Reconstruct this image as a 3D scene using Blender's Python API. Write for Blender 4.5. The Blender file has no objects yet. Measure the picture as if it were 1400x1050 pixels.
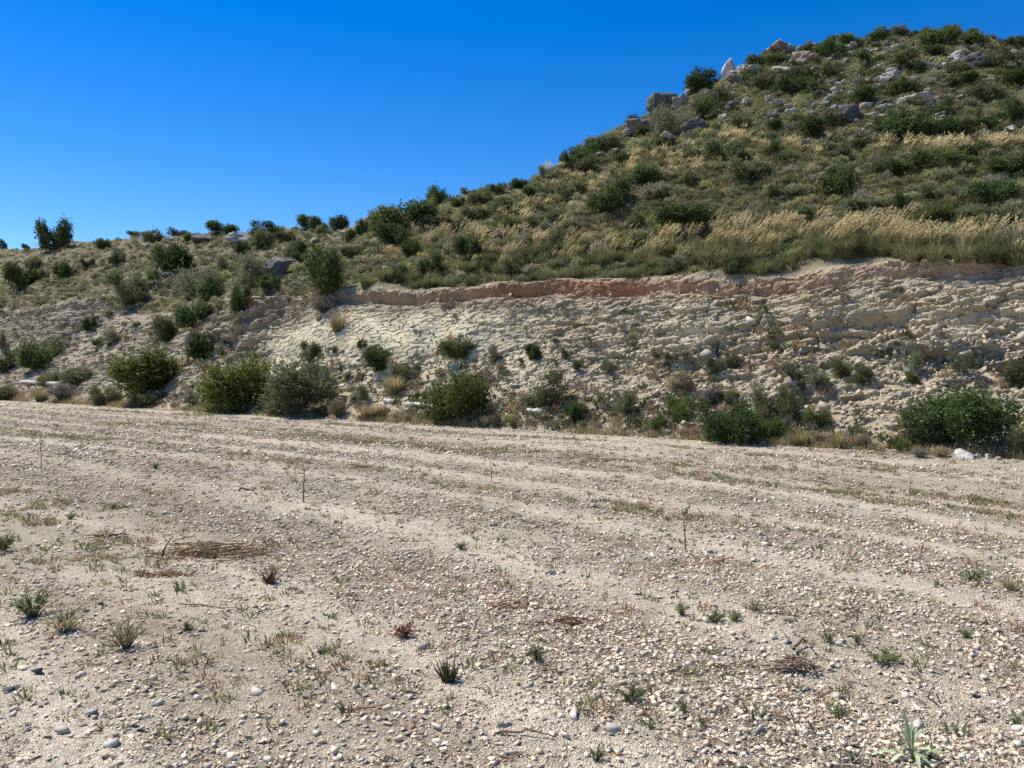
import bpy, math, random
import numpy as np
from mathutils import Vector, Matrix, Euler
from mathutils.bvhtree import BVHTree

rng = np.random.default_rng(11)
random.seed(5)
scene = bpy.context.scene
COL = scene.collection
CAM_H = 1.6
F_PX = 1058.0
PITCH = math.atan(20 / F_PX)
R = math.radians

# ------------------------------------------------------------------ numpy noise
def _hash(ix, iy, iz, seed):
    h = (ix * 374761393 + iy * 668265263 + iz * 2147483647 + seed * 1274126177) & 0xFFFFFFFF
    h = ((h ^ (h >> 13)) * 1274126177) & 0xFFFFFFFF
    h = ((h ^ (h >> 16)) * 2246822519) & 0xFFFFFFFF
    h = h ^ (h >> 15)
    return (h & 0xFFFFFF).astype(np.float64) / 16777215.0

def vnoise(x, y, z, seed=0):
    """smooth value noise in -1..1"""
    ix, iy, iz = (np.floor(v).astype(np.int64) for v in (x, y, z))
    fx, fy, fz = x - ix, y - iy, z - iz
    fx, fy, fz = (f * f * f * (f * (f * 6 - 15) + 10) for f in (fx, fy, fz))
    r = 0
    for dx in (0, 1):
        wx = fx if dx else 1 - fx
        for dy in (0, 1):
            wy = fy if dy else 1 - fy
            for dz in (0, 1):
                wz = fz if dz else 1 - fz
                r = r + wx * wy * wz * _hash(ix + dx, iy + dy, iz + dz, seed)
    return r * 2 - 1

def fbm(x, y, z, oct=4, seed=0, gain=0.5):
    a, t, n = 1.0, 0, 0
    for o in range(oct):
        t = t + a * vnoise(x * 2.03 ** o + 17.1 * o, y * 2.03 ** o - 9.7 * o, z * 2.03 ** o + 3.3 * o, seed + o)
        n += a
        a *= gain
    return t / n

def worley(x, y, z, seed=0):
    """F1, F2 and a random value of the nearest cell"""
    ix, iy, iz = (np.floor(v).astype(np.int64) for v in (x, y, z))
    f1 = np.full(x.shape, 9.0); f2 = np.full(x.shape, 9.0); cid = np.zeros(x.shape)
    for dx in (-1, 0, 1):
        for dy in (-1, 0, 1):
            for dz in (-1, 0, 1):
                cx, cy, cz = ix + dx, iy + dy, iz + dz
                px = cx + _hash(cx, cy, cz, seed); py = cy + _hash(cx, cy, cz, seed + 7); pz = cz + _hash(cx, cy, cz, seed + 13)
                d = np.sqrt((px - x) ** 2 + (py - y) ** 2 + (pz - z) ** 2)
                c = _hash(cx, cy, cz, seed + 29)
                closer = d < f1
                f2 = np.where(closer, f1, np.minimum(f2, d))
                cid = np.where(closer, c, cid)
                f1 = np.where(closer, d, f1)
    return f1, f2, cid

def facets(x, y, z, seed=0, tilt=1.0):
    """angular blocks: every cell is one tilted plane with its own offset"""
    ix, iy, iz = (np.floor(v).astype(np.int64) for v in (x, y, z))
    f1 = np.full(x.shape, 9.0); f2 = np.full(x.shape, 9.0); val = np.zeros(x.shape); cid = np.zeros(x.shape)
    for dx in (-1, 0, 1):
        for dy in (-1, 0, 1):
            for dz in (-1, 0, 1):
                cx, cy, cz = ix + dx, iy + dy, iz + dz
                ox = x - cx - _hash(cx, cy, cz, seed); oy = y - cy - _hash(cx, cy, cz, seed + 7); oz = z - cz - _hash(cx, cy, cz, seed + 13)
                d = np.sqrt(ox * ox + oy * oy + oz * oz)
                c = _hash(cx, cy, cz, seed + 29)
                v = (c - .5) + tilt * (ox * (_hash(cx, cy, cz, seed + 31) - .5) + oy * (_hash(cx, cy, cz, seed + 37) - .5) + oz * (_hash(cx, cy, cz, seed + 41) - .62))
                closer = d < f1
                f2 = np.where(closer, f1, np.minimum(f2, d))
                val = np.where(closer, v, val); cid = np.where(closer, c, cid); f1 = np.where(closer, d, f1)
    return val, cid, np.clip((f2 - f1) * 6, 0, 1)

def sstep(a, b, x):
    t = np.clip((x - a) / (b - a), 0, 1)
    return t * t * (3 - 2 * t)

def lerp(a, b, t):
    return a + (b - a) * t

# ------------------------------------------------------------------ mesh helpers
def new_mesh(name, V, F, col=None, mat=None, smooth=False):
    """F: int array (n, k) or list of such arrays"""
    if not isinstance(F, (list, tuple)):
        F = [F]
    F = [np.asarray(f, dtype=np.int32) for f in F if len(f)]
    V = np.asarray(V, dtype=np.float32)
    me = bpy.data.meshes.new(name)
    me.vertices.add(len(V)); me.vertices.foreach_set('co', V.ravel())
    loops = np.concatenate([f.ravel() for f in F])
    tot = np.concatenate([np.full(len(f), f.shape[1], dtype=np.int32) for f in F])
    start = np.concatenate([[0], np.cumsum(tot)[:-1]]).astype(np.int32)
    me.loops.add(len(loops)); me.loops.foreach_set('vertex_index', loops)
    me.polygons.add(len(tot)); me.polygons.foreach_set('loop_start', start); me.polygons.foreach_set('loop_total', tot)
    if smooth:
        me.polygons.foreach_set('use_smooth', np.ones(len(tot), dtype=bool))
    if col is not None:
        c = np.ones((len(V), 4), dtype=np.float32); c[:, :3] = col
        at = me.color_attributes.new('Col', 'FLOAT_COLOR', 'POINT')
        at.data.foreach_set('color', c.ravel())
    me.update(calc_edges=True)
    me.validate()
    if mat is not None:
        me.materials.append(mat)
    return me

def tag(o, label=None, cat=None, group=None, kind=None):
    if label: o['label'] = label
    if cat: o['category'] = cat
    if group: o['group'] = group
    if kind: o['kind'] = kind
    return o

def link(name, data, parent=None):
    o = bpy.data.objects.new(name, data); COL.objects.link(o)
    if parent is not None: o.parent = parent
    return o

def tube(points, radii, sides=5):
    P = np.asarray(points, float); n = len(P)
    V = []; F = []
    for i in range(n):
        t = P[min(i + 1, n - 1)] - P[max(i - 1, 0)]
        t = t / (np.linalg.norm(t) + 1e-9)
        a = np.cross(t, [0.3, 0.9, 0.2]); a /= np.linalg.norm(a) + 1e-9
        b = np.cross(t, a)
        for k in range(sides):
            an = 2 * math.pi * k / sides
            V.append(P[i] + radii[i] * (math.cos(an) * a + math.sin(an) * b))
    for i in range(n - 1):
        for k in range(sides):
            k2 = (k + 1) % sides
            F.append([i * sides + k, i * sides + k2, (i + 1) * sides + k2, (i + 1) * sides + k])
    V.append(P[-1]); tip = len(V) - 1
    for k in range(sides):
        F.append([(n - 1) * sides + k, (n - 1) * sides + (k + 1) % sides, tip, tip])
    return np.array(V), np.array(F)

class Soup:
    def __init__(s): s.V = []; s.F4 = []; s.F3 = []; s.C = []; s.n = 0
    def add(s, V, F, C):
        V = np.asarray(V, float); F = np.asarray(F, dtype=np.int64)
        C = np.broadcast_to(np.asarray(C, float), (len(V), 3))
        s.V.append(V); s.C.append(C)
        if F.shape[1] == 4:
            deg = F[:, 2] == F[:, 3]
            if deg.any(): s.F3.append(F[deg][:, :3] + s.n)
            if (~deg).any(): s.F4.append(F[~deg] + s.n)
        else: s.F3.append(F + s.n)
        s.n += len(V)
    def arrays(s):
        V = np.concatenate(s.V); C = np.concatenate(s.C)
        F3 = np.concatenate(s.F3) if s.F3 else np.zeros((0, 3), int)
        F4 = np.concatenate(s.F4) if s.F4 else np.zeros((0, 4), int)
        return V, F3, F4, C
    def mesh(s, name, mat, smooth=False):
        V, F3, F4, C = s.arrays()
        return new_mesh(name, V, [F4, F3], C, mat, smooth)

# ------------------------------------------------------------------ materials
def nodes_of(name):
    m = bpy.data.materials.new(name); m.use_nodes = True
    nt = m.node_tree; nt.nodes.clear()
    return m, nt, nt.nodes, nt.links

def foliage_mat(name, transl=0.3, rough=0.65, var=0.35, spec=0.12):
    m, nt, N, L = nodes_of(name)
    out = N.new('ShaderNodeOutputMaterial')
    at = N.new('ShaderNodeAttribute'); at.attribute_name = 'Col'
    oi = N.new('ShaderNodeObjectInfo')
    mr = N.new('ShaderNodeMapRange'); mr.inputs['To Min'].default_value = (1 - var) * 1.33; mr.inputs['To Max'].default_value = (1 + var) * 1.33
    L.new(oi.outputs['Random'], mr.inputs['Value'])
    hs = N.new('ShaderNodeHueSaturation')
    mh = N.new('ShaderNodeMapRange'); mh.inputs['To Min'].default_value = 0.485; mh.inputs['To Max'].default_value = 0.515
    mt = N.new('ShaderNodeMath'); mt.operation = 'MULTIPLY'; mt.inputs[1].default_value = 7.31
    fr = N.new('ShaderNodeMath'); fr.operation = 'FRACT'
    L.new(oi.outputs['Random'], mt.inputs[0]); L.new(mt.outputs[0], fr.inputs[0]); L.new(fr.outputs[0], mh.inputs['Value'])
    L.new(mh.outputs[0], hs.inputs['Hue']); L.new(mr.outputs[0], hs.inputs['Value']); L.new(at.outputs['Color'], hs.inputs['Color'])
    p = N.new('ShaderNodeBsdfPrincipled'); p.inputs['Roughness'].default_value = rough; p.inputs['Specular IOR Level'].default_value = spec
    L.new(hs.outputs[0], p.inputs['Base Color'])
    t = N.new('ShaderNodeBsdfTranslucent'); L.new(hs.outputs[0], t.inputs['Color'])
    mx = N.new('ShaderNodeMixShader'); mx.inputs[0].default_value = transl
    L.new(p.outputs[0], mx.inputs[1]); L.new(t.outputs[0], mx.inputs[2]); L.new(mx.outputs[0], out.inputs[0])
    return m

def earth_mat(name, fine=18.0, bump=0.6, dist=0.03, spots=0.25, peb=None, mid=None):
    """base colour from the vertex attribute, broken up by fine procedural grain and bump"""
    m, nt, N, L = nodes_of(name)
    out = N.new('ShaderNodeOutputMaterial')
    at = N.new('ShaderNodeAttribute'); at.attribute_name = 'Col'
    geo = N.new('ShaderNodeNewGeometry')
    n1 = N.new('ShaderNodeTexNoise'); n1.inputs['Scale'].default_value = fine; n1.inputs['Detail'].default_value = 6; n1.inputs['Roughness'].default_value = 0.7
    n2 = N.new('ShaderNodeTexNoise'); n2.inputs['Scale'].default_value = mid or fine * 0.13; n2.inputs['Detail'].default_value = 5; n2.inputs['Roughness'].default_value = 0.65
    L.new(geo.outputs['Position'], n1.inputs['Vector']); L.new(geo.outputs['Position'], n2.inputs['Vector'])
    r1 = N.new('ShaderNodeMapRange'); r1.inputs['From Min'].default_value = 0.3; r1.inputs['From Max'].default_value = 0.7
    r1.inputs['To Min'].default_value = 1 - spots; r1.inputs['To Max'].default_value = 1 + spots
    L.new(n1.outputs['Fac'], r1.inputs['Value'])
    r2 = N.new('ShaderNodeMapRange'); r2.inputs['From Min'].default_value = 0.3; r2.inputs['From Max'].default_value = 0.7
    r2.inputs['To Min'].default_value = 0.80; r2.inputs['To Max'].default_value = 1.18
    L.new(n2.outputs['Fac'], r2.inputs['Value'])
    mu = N.new('ShaderNodeMath'); mu.operation = 'MULTIPLY'; L.new(r1.outputs[0], mu.inputs[0]); L.new(r2.outputs[0], mu.inputs[1])
    vm = N.new('ShaderNodeVectorMath'); vm.operation = 'SCALE'
    L.new(at.outputs['Color'], vm.inputs[0]); L.new(mu.outputs[0], vm.inputs['Scale'])
    colour = vm.outputs[0]
    p = N.new('ShaderNodeBsdfPrincipled'); p.inputs['Roughness'].default_value = 0.95; p.inputs['Specular IOR Level'].default_value = 0.1
    b = N.new('ShaderNodeBump'); b.inputs['Strength'].default_value = bump; b.inputs['Distance'].default_value = dist
    height = n1.outputs['Fac']
    if peb:
        vo = N.new('ShaderNodeTexVoronoi'); vo.inputs['Scale'].default_value = peb; vo.inputs['Randomness'].default_value = 1.0
        L.new(geo.outputs['Position'], vo.inputs['Vector'])
        rr = N.new('ShaderNodeMapRange'); rr.inputs['From Min'].default_value = 0.0; rr.inputs['From Max'].default_value = 0.75
        rr.inputs['To Min'].default_value = 1.0; rr.inputs['To Max'].default_value = 0.0
        L.new(vo.outputs['Distance'], rr.inputs['Value'])
        ad = N.new('ShaderNodeMath'); ad.operation = 'ADD'; L.new(rr.outputs[0], ad.inputs[0]); L.new(n1.outputs['Fac'], ad.inputs[1])
        height = ad.outputs[0]
        sx = N.new('ShaderNodeSeparateColor'); L.new(vo.outputs['Color'], sx.inputs[0])
        rc = N.new('ShaderNodeMapRange'); rc.inputs['To Min'].default_value = 0.68; rc.inputs['To Max'].default_value = 1.32
        L.new(sx.outputs[0], rc.inputs['Value'])
        v2 = N.new('ShaderNodeVectorMath'); v2.operation = 'SCALE'; L.new(colour, v2.inputs[0]); L.new(rc.outputs[0], v2.inputs['Scale'])
        colour = v2.outputs[0]
    L.new(colour, p.inputs['Base Color'])
    L.new(height, b.inputs['Height']); L.new(b.outputs[0], p.inputs['Normal']); L.new(p.outputs[0], out.inputs[0])
    return m

def rock_mat(name, c1, c2, c3, scale=2.0, bump=0.6, objvar=0.25):
    m, nt, N, L = nodes_of(name)
    out = N.new('ShaderNodeOutputMaterial')
    tc = N.new('ShaderNodeNewGeometry'); oi = N.new('ShaderNodeObjectInfo')
    n1 = N.new('ShaderNodeTexNoise'); n1.inputs['Scale'].default_value = scale; n1.inputs['Detail'].default_value = 8; n1.inputs['Roughness'].default_value = 0.65
    n2 = N.new('ShaderNodeTexNoise'); n2.inputs['Scale'].default_value = scale * 5; n2.inputs['Detail'].default_value = 6; n2.inputs['Roughness'].default_value = 0.7
    L.new(tc.outputs['Position'], n1.inputs['Vector']); L.new(tc.outputs['Position'], n2.inputs['Vector'])
    cr = N.new('ShaderNodeValToRGB'); e = cr.color_ramp.elements
    e[0].position = 0.33; e[0].color = (*c1, 1); e[1].position = 0.66; e[1].color = (*c3, 1)
    x = e.new(0.5); x.color = (*c2, 1)
    L.new(n1.outputs['Fac'], cr.inputs[0])
    r2 = N.new('ShaderNodeMapRange'); r2.inputs['From Min'].default_value = 0.3; r2.inputs['From Max'].default_value = 0.7
    r2.inputs['To Min'].default_value = 0.75; r2.inputs['To Max'].default_value = 1.2
    L.new(n2.outputs['Fac'], r2.inputs['Value'])
    ro = N.new('ShaderNodeMapRange'); ro.inputs['To Min'].default_value = 1 - objvar; ro.inputs['To Max'].default_value = 1 + objvar
    L.new(oi.outputs['Random'], ro.inputs['Value'])
    mu = N.new('ShaderNodeMath'); mu.operation = 'MULTIPLY'; L.new(r2.outputs[0], mu.inputs[0]); L.new(ro.outputs[0], mu.inputs[1])
    vm = N.new('ShaderNodeVectorMath'); vm.operation = 'SCALE'; L.new(cr.outputs[0], vm.inputs[0]); L.new(mu.outputs[0], vm.inputs['Scale'])
    p = N.new('ShaderNodeBsdfPrincipled'); p.inputs['Roughness'].default_value = 0.92; p.inputs['Specular IOR Level'].default_value = 0.15
    L.new(vm.outputs[0], p.inputs['Base Color'])
    b = N.new('ShaderNodeBump'); b.inputs['Strength'].default_value = bump; b.inputs['Distance'].default_value = 0.12 / scale
    L.new(n2.outputs['Fac'], b.inputs['Height']); L.new(b.outputs[0], p.inputs['Normal']); L.new(p.outputs[0], out.inputs[0])
    return m

M_LEAF = foliage_mat('shrub_leaf', 0.42, 0.65, 0.3)
M_GRASS = foliage_mat('grass_blade', 0.35, 0.6, 0.22)
M_DRY = foliage_mat('dry_stem', 0.25, 0.8, 0.2, 0.1)
M_WOOD = foliage_mat('brown_stem', 0.0, 0.85, 0.2, 0.1)
M_FIELD = earth_mat('stony_soil', 34, 0.7, 0.022, 0.3, mid=6.5, peb=120)
M_CUT = earth_mat('cut_marl', 10, 0.7, 0.07, 0.26)
M_HILL = earth_mat('hill_soil', 6, 0.8, 0.06, 0.3)
M_GRAVEL = earth_mat('gravel_stone', 30, 0.4, 0.004, 0.12)
M_STONE = rock_mat('field_limestone', (.44, .39, .31), (.57, .515, .43), (.66, .61, .53), 22, 0.5, 0.22)
M_STONE_DARK = rock_mat('dark_stone', (.06, .06, .06), (.10, .10, .10), (.16, .155, .15), 22, 0.5)
M_STONE_ORANGE = rock_mat('orange_stone', (.40, .19, .09), (.52, .27, .14), (.58, .36, .22), 22, 0.5)
M_BOULDER = rock_mat('grey_limestone', (.20, .185, .16), (.37, .34, .295), (.50, .465, .40), 1.9, 0.7, 0.25)
M_BOULDER_DK = rock_mat('dark_limestone', (.07, .068, .065), (.13, .125, .12), (.22, .21, .20), 1.6, 0.7, 0.25)
M_BOULDER_RUST = rock_mat('rusty_limestone', (.12, .108, .095), (.23, .195, .155), (.37, .30, .225), 1.9, 0.7, 0.2)
M_BOULDER_WH = rock_mat('white_limestone', (.36, .34, .295), (.46, .435, .38), (.55, .52, .46), 2.4, 0.5, 0.1)
M_RUBBLE = rock_mat('cut_rubble', (.30, .26, .20), (.43, .38, .30), (.54, .49, .39), 4, 0.6, 0.25)
M_PIPE = rock_mat('pale_concrete', (.50, .47, .40), (.62, .59, .52), (.70, .67, .60), 6, 0.25, 0.05)

# ------------------------------------------------------------------ camera, sun, sky
cam_d = bpy.data.cameras.new('camera'); cam = link('camera', cam_d)
cam.location = (0, 0, CAM_H); cam.rotation_euler = (math.pi / 2 - PITCH, 0, 0)
cam_d.sensor_width = 36; cam_d.lens = 36 * F_PX / 1400; cam_d.clip_start = 0.05; cam_d.clip_end = 3000
scene.camera = cam
SUN_EL, SUN_AZ = R(58), R(-64)          # azimuth from +Y, negative = to the left
sd = Vector((math.sin(SUN_AZ) * math.cos(SUN_EL), math.cos(SUN_AZ) * math.cos(SUN_EL), math.sin(SUN_EL)))
sun_d = bpy.data.lights.new('sun', 'SUN'); sun_d.energy = 4.8; sun_d.angle = R(0.53); sun_d.color = (1.0, 0.93, 0.81)
sun = link('sun', sun_d); sun.rotation_euler = sd.to_track_quat('Z', 'Y').to_euler(); sun.location = (0, 0, 60)
w = bpy.data.worlds.new('World'); scene.world = w; w.use_nodes = True
wn = w.node_tree.nodes; wl = w.node_tree.links
bg = wn['Background']
sky = wn.new('ShaderNodeTexSky'); sky.sky_type = 'NISHITA'; sky.sun_disc = False
sky.sun_elevation = SUN_EL; sky.sun_rotation = SUN_AZ; sky.altitude = 200
sky.air_density = 1.0; sky.dust_density = 0.0; sky.ozone_density = 4.0
hs = wn.new('ShaderNodeHueSaturation'); hs.inputs['Saturation'].default_value = 1.43; hs.inputs['Value'].default_value = 1.0; hs.inputs['Hue'].default_value = 0.511
wl.new(sky.outputs[0], hs.inputs['Color']); wl.new(hs.outputs[0], bg.inputs['Color'])
bg.inputs['Strength'].default_value = 0.118
scene.view_settings.view_transform = 'Standard'; scene.view_settings.look = 'None'
scene.view_settings.exposure = 0.42; scene.view_settings.gamma = 1
scene.view_settings.use_curve_mapping = False
try:
    scene.cycles.max_bounces = 6; scene.cycles.diffuse_bounces = 3; scene.cycles.transmission_bounces = 4
    scene.cycles.use_denoising = False
except Exception: pass

# ------------------------------------------------------------------ terrain frame: s runs along the foot of the cut, n goes into the hill
UX, UY = 0.802, -0.597
NX, NY = 0.597, 0.802
Y0 = 20.6
def sn(x, y): return x * UX + (y - Y0) * UY, x * NX + (y - Y0) * NY
def xy(s, n): return s * UX + n * NX, Y0 + s * UY + n * NY

def field_z(x, y):
    s, n = sn(x, y)
    z = 0.035 * vnoise(x * .35, y * .35, x * 0, 3) + 0.028 * vnoise(s * .09, n * .75, s * 0, 5)
    z = z + 0.014 * vnoise(s * .5, n * 2.4, s * 0, 6) + 0.008 * vnoise(x * 3.1, y * 3.1, x * 0, 8) + 0.006 * vnoise(x * 7, y * 7, x * 0, 9)
    return z * np.clip(1 - (n + 1.0), 0, 1)

def stoniness(x, y):
    """0 = bare smooth wheel track, 1 = full of stones; bands run along the rows"""
    s, n = sn(x, y)
    a = 0.56 + 0.8 * band(s, n) + 0.3 * vnoise(s * .22, n * 2.1, s * 0, 22) + 0.3 * vnoise(x * 1.3, y * 1.3, x * 0, 23) + .28 * vnoise(x * 3.7, y * 3.7, x * 0, 25)
    return np.clip(a * (1 - .85 * tracks(s, n)), 0.06, 1)

def rows(s, n):
    """row coordinate: the rows run along the cut and bend towards the camera at the near right"""
    return n + .28 * np.log1p(np.exp(np.clip(s - 6.5, -30, 30))) + .4 * vnoise(s * .05, n * .1, s * 0, 26)

def band(s, n):
    nn = rows(s, n)
    return .6 * vnoise(s * .018, nn * .62, s * 0, 27) + .55 * vnoise(s * .03, nn * 1.55, s * 0, 28) + .2 * vnoise(s * .07, nn * 3.4, s * 0, 29)

def tracks(s, n):
    """pale compacted wheel tracks"""
    nn = rows(s, n); t = np.zeros_like(nn)
    for c, w_ in ((-14.6, .28), (-12.9, .30), (-10.9, .42), (-9.3, .30), (-7.7, .36), (-6.2, .26), (-4.9, .30), (-3.4, .28), (-2.2, .26), (-1.1, .25)):
        t = np.maximum(t, np.exp(-((nn - c) / w_) ** 2) * np.clip(.75 + .7 * vnoise(s * .13, nn * 0 + c, s * 0, 30), 0, 1))
    return t

def greenness(x, y):
    s, n = sn(x, y)
    nn = rows(s, n)
    a = -.35 * tracks(s, n) + .75 * vnoise(s * .035 + 3, nn * .95, s * 0, 31) + .4 * vnoise(s * .22, n * 1.7, s * 0, 32) + .3 * vnoise(x * 1.3, y * 1.3, x * 0, 33) + .25 * band(s, n)
    return np.clip((a - .33) * 2.2, 0, 1) * (.3 + .7 * sstep(5.5, 9.5, np.hypot(x, y)))

# ---- the field: polar grid round the camera, out to the horizon
def build_field():
    az = np.concatenate([np.linspace(-180, -46, 60, endpoint=False), np.linspace(-46, 46, 400, endpoint=False), np.linspace(46, 180, 60, endpoint=False)])
    r = np.concatenate([[0.0], np.geomspace(0.6, 60, 400), np.geomspace(66, 1500, 16)])
    A, Rr = np.meshgrid(np.radians(az), r)
    X, Y = Rr * np.sin(A), Rr * np.cos(A)
    Z = field_z(X, Y)
    s, n = sn(X, Y)
    Z = Z - 0.8 * sstep(0.15, 1.6, n)
    st = stoniness(X, Y) * (.8 + .4 * vnoise(X * 2.7, Y * 2.7, X * 0, 24)); g = greenness(X, Y)
    base = lerp(np.array([.56, .48, .355]), np.array([.315, .265, .19]), st[..., None])
    br = sstep(-.02, .55, fbm(s * .12, n * .9, s * 0, 3, 41))[..., None]
    base = lerp(base, np.array([.32, .25, .175]), br * .7)
    rust = sstep(.35, .75, fbm(s * .35 + 9, n * 1.4, s * 0, 3, 44))[..., None]
    base = lerp(base, np.array([.30, .19, .105]), rust * .55)
    base = lerp(base, np.array([.29, .255, .16]), g[..., None] * .45)
    base = lerp(base, np.array([.62, .535, .405]), (tracks(s, n) * .6)[..., None])
    base = base * (1 + .12 * fbm(X * 2.2, Y * 2.2, X * 0, 3, 47))[..., None]
    nr, na = X.shape
    V = np.stack([X, Y, Z], -1).reshape(-1, 3)
    i = np.arange(nr - 1)[:, None] * na; j = np.arange(na)[None, :]; j2 = (j + 1) % na
    F = np.stack([i + j, i + na + j, i + na + j2, i + j2], -1).reshape(-1, 4)[:, ::-1]
    F = F[na:]                                    # drop the degenerate centre ring
    ctr = np.arange(na) + na
    V = V[na:]; C = base.reshape(-1, 3)[na:]; F = F - na
    V = np.concatenate([V, [[0, 0, 0]]]); C = np.concatenate([C, C[:1]])
    c = len(V) - 1
    T = np.stack([np.full(na, c), np.arange(na), (np.arange(na) + 1) % na], -1)[:, ::-1]
    me = new_mesh('field', V, [F, T], C, M_FIELD, True)
    tag(link('field', me), kind='structure')
build_field()

# ---- hill and cut
SIL = [(-700, 330, 20), (-300, 328, 20), (0, 331, 20), (80, 328, 20), (200, 322, 20), (330, 318, 20), (430, 312, 20), (480, 306, 20), (540, 291, 21.5),
       (600, 276, 23), (680, 255, 24), (760, 229, 25), (850, 187, 27), (890, 158, 28), (930, 130, 29), (1000, 100, 31), (1060, 72, 32),
       (1120, 63, 33), (1190, 54, 34), (1250, 48, 35), (1300, 46, 36), (1350, 53, 36), (1400, 62, 36), (1500, 80, 35), (1650, 110, 33), (2000, 170, 30)]
ADJ = None
ADJ_LIST = [0, 0, -1.0, -0.6, 0.0, -0.1, -0.34, -0.75, -0.45, -0.71, -0.24, -1.5, -3.7, -2.18, -0.24, -1.16, -0.21, -0.3, -0.26, -0.17, -0.03, -0.23, -0.24, -0.25, -0.34, 0]
def ridge_tables():
    S, NR, ZR = [], [], []
    for k, (px, py, nr) in enumerate(SIL):
        dx = (px - 700) / F_PX
        den = .802 + .597 * dx
        d = (nr + 16.5) / max(den, .05)
        S.append(sn(dx * d, d)[0]); NR.append(nr)
        zr = CAM_H + (505 - py) / F_PX * d
        ZR.append(zr + (ADJ_LIST[k] if k < len(ADJ_LIST) else 0))
    return np.array(S), np.array(NR, float), np.array(ZR)

PROF_CUT = [(-.7, -.15), (0, .0), (.5, .25), (1.2, .6), (2.9, 1.8), (3.7, 2.72), (4.3, 3.55), (4.55, 3.82), (4.66, 4.25), (5.1, 4.42)]
PROF_MID = [(-.7, -.15), (0, .0), (.5, .28), (1.2, .65), (2.9, 1.8), (3.7, 2.4), (4.5, 3.05), (5.2, 3.6), (6.0, 4.3), (6.8, 4.8)]
PROF_LEFT = [(-.7, -.15), (0, .0), (.5, .25), (1.2, .5), (2.9, 1.6), (4.6, 3.4), (5.6, 4.5), (6.2, 5.25), (6.32, 5.75), (6.9, 5.95)]
ROWS = [4, 8, 12, 42, 30, 28, 12, 12, 8]
NCUT = sum(ROWS) + 1

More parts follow.
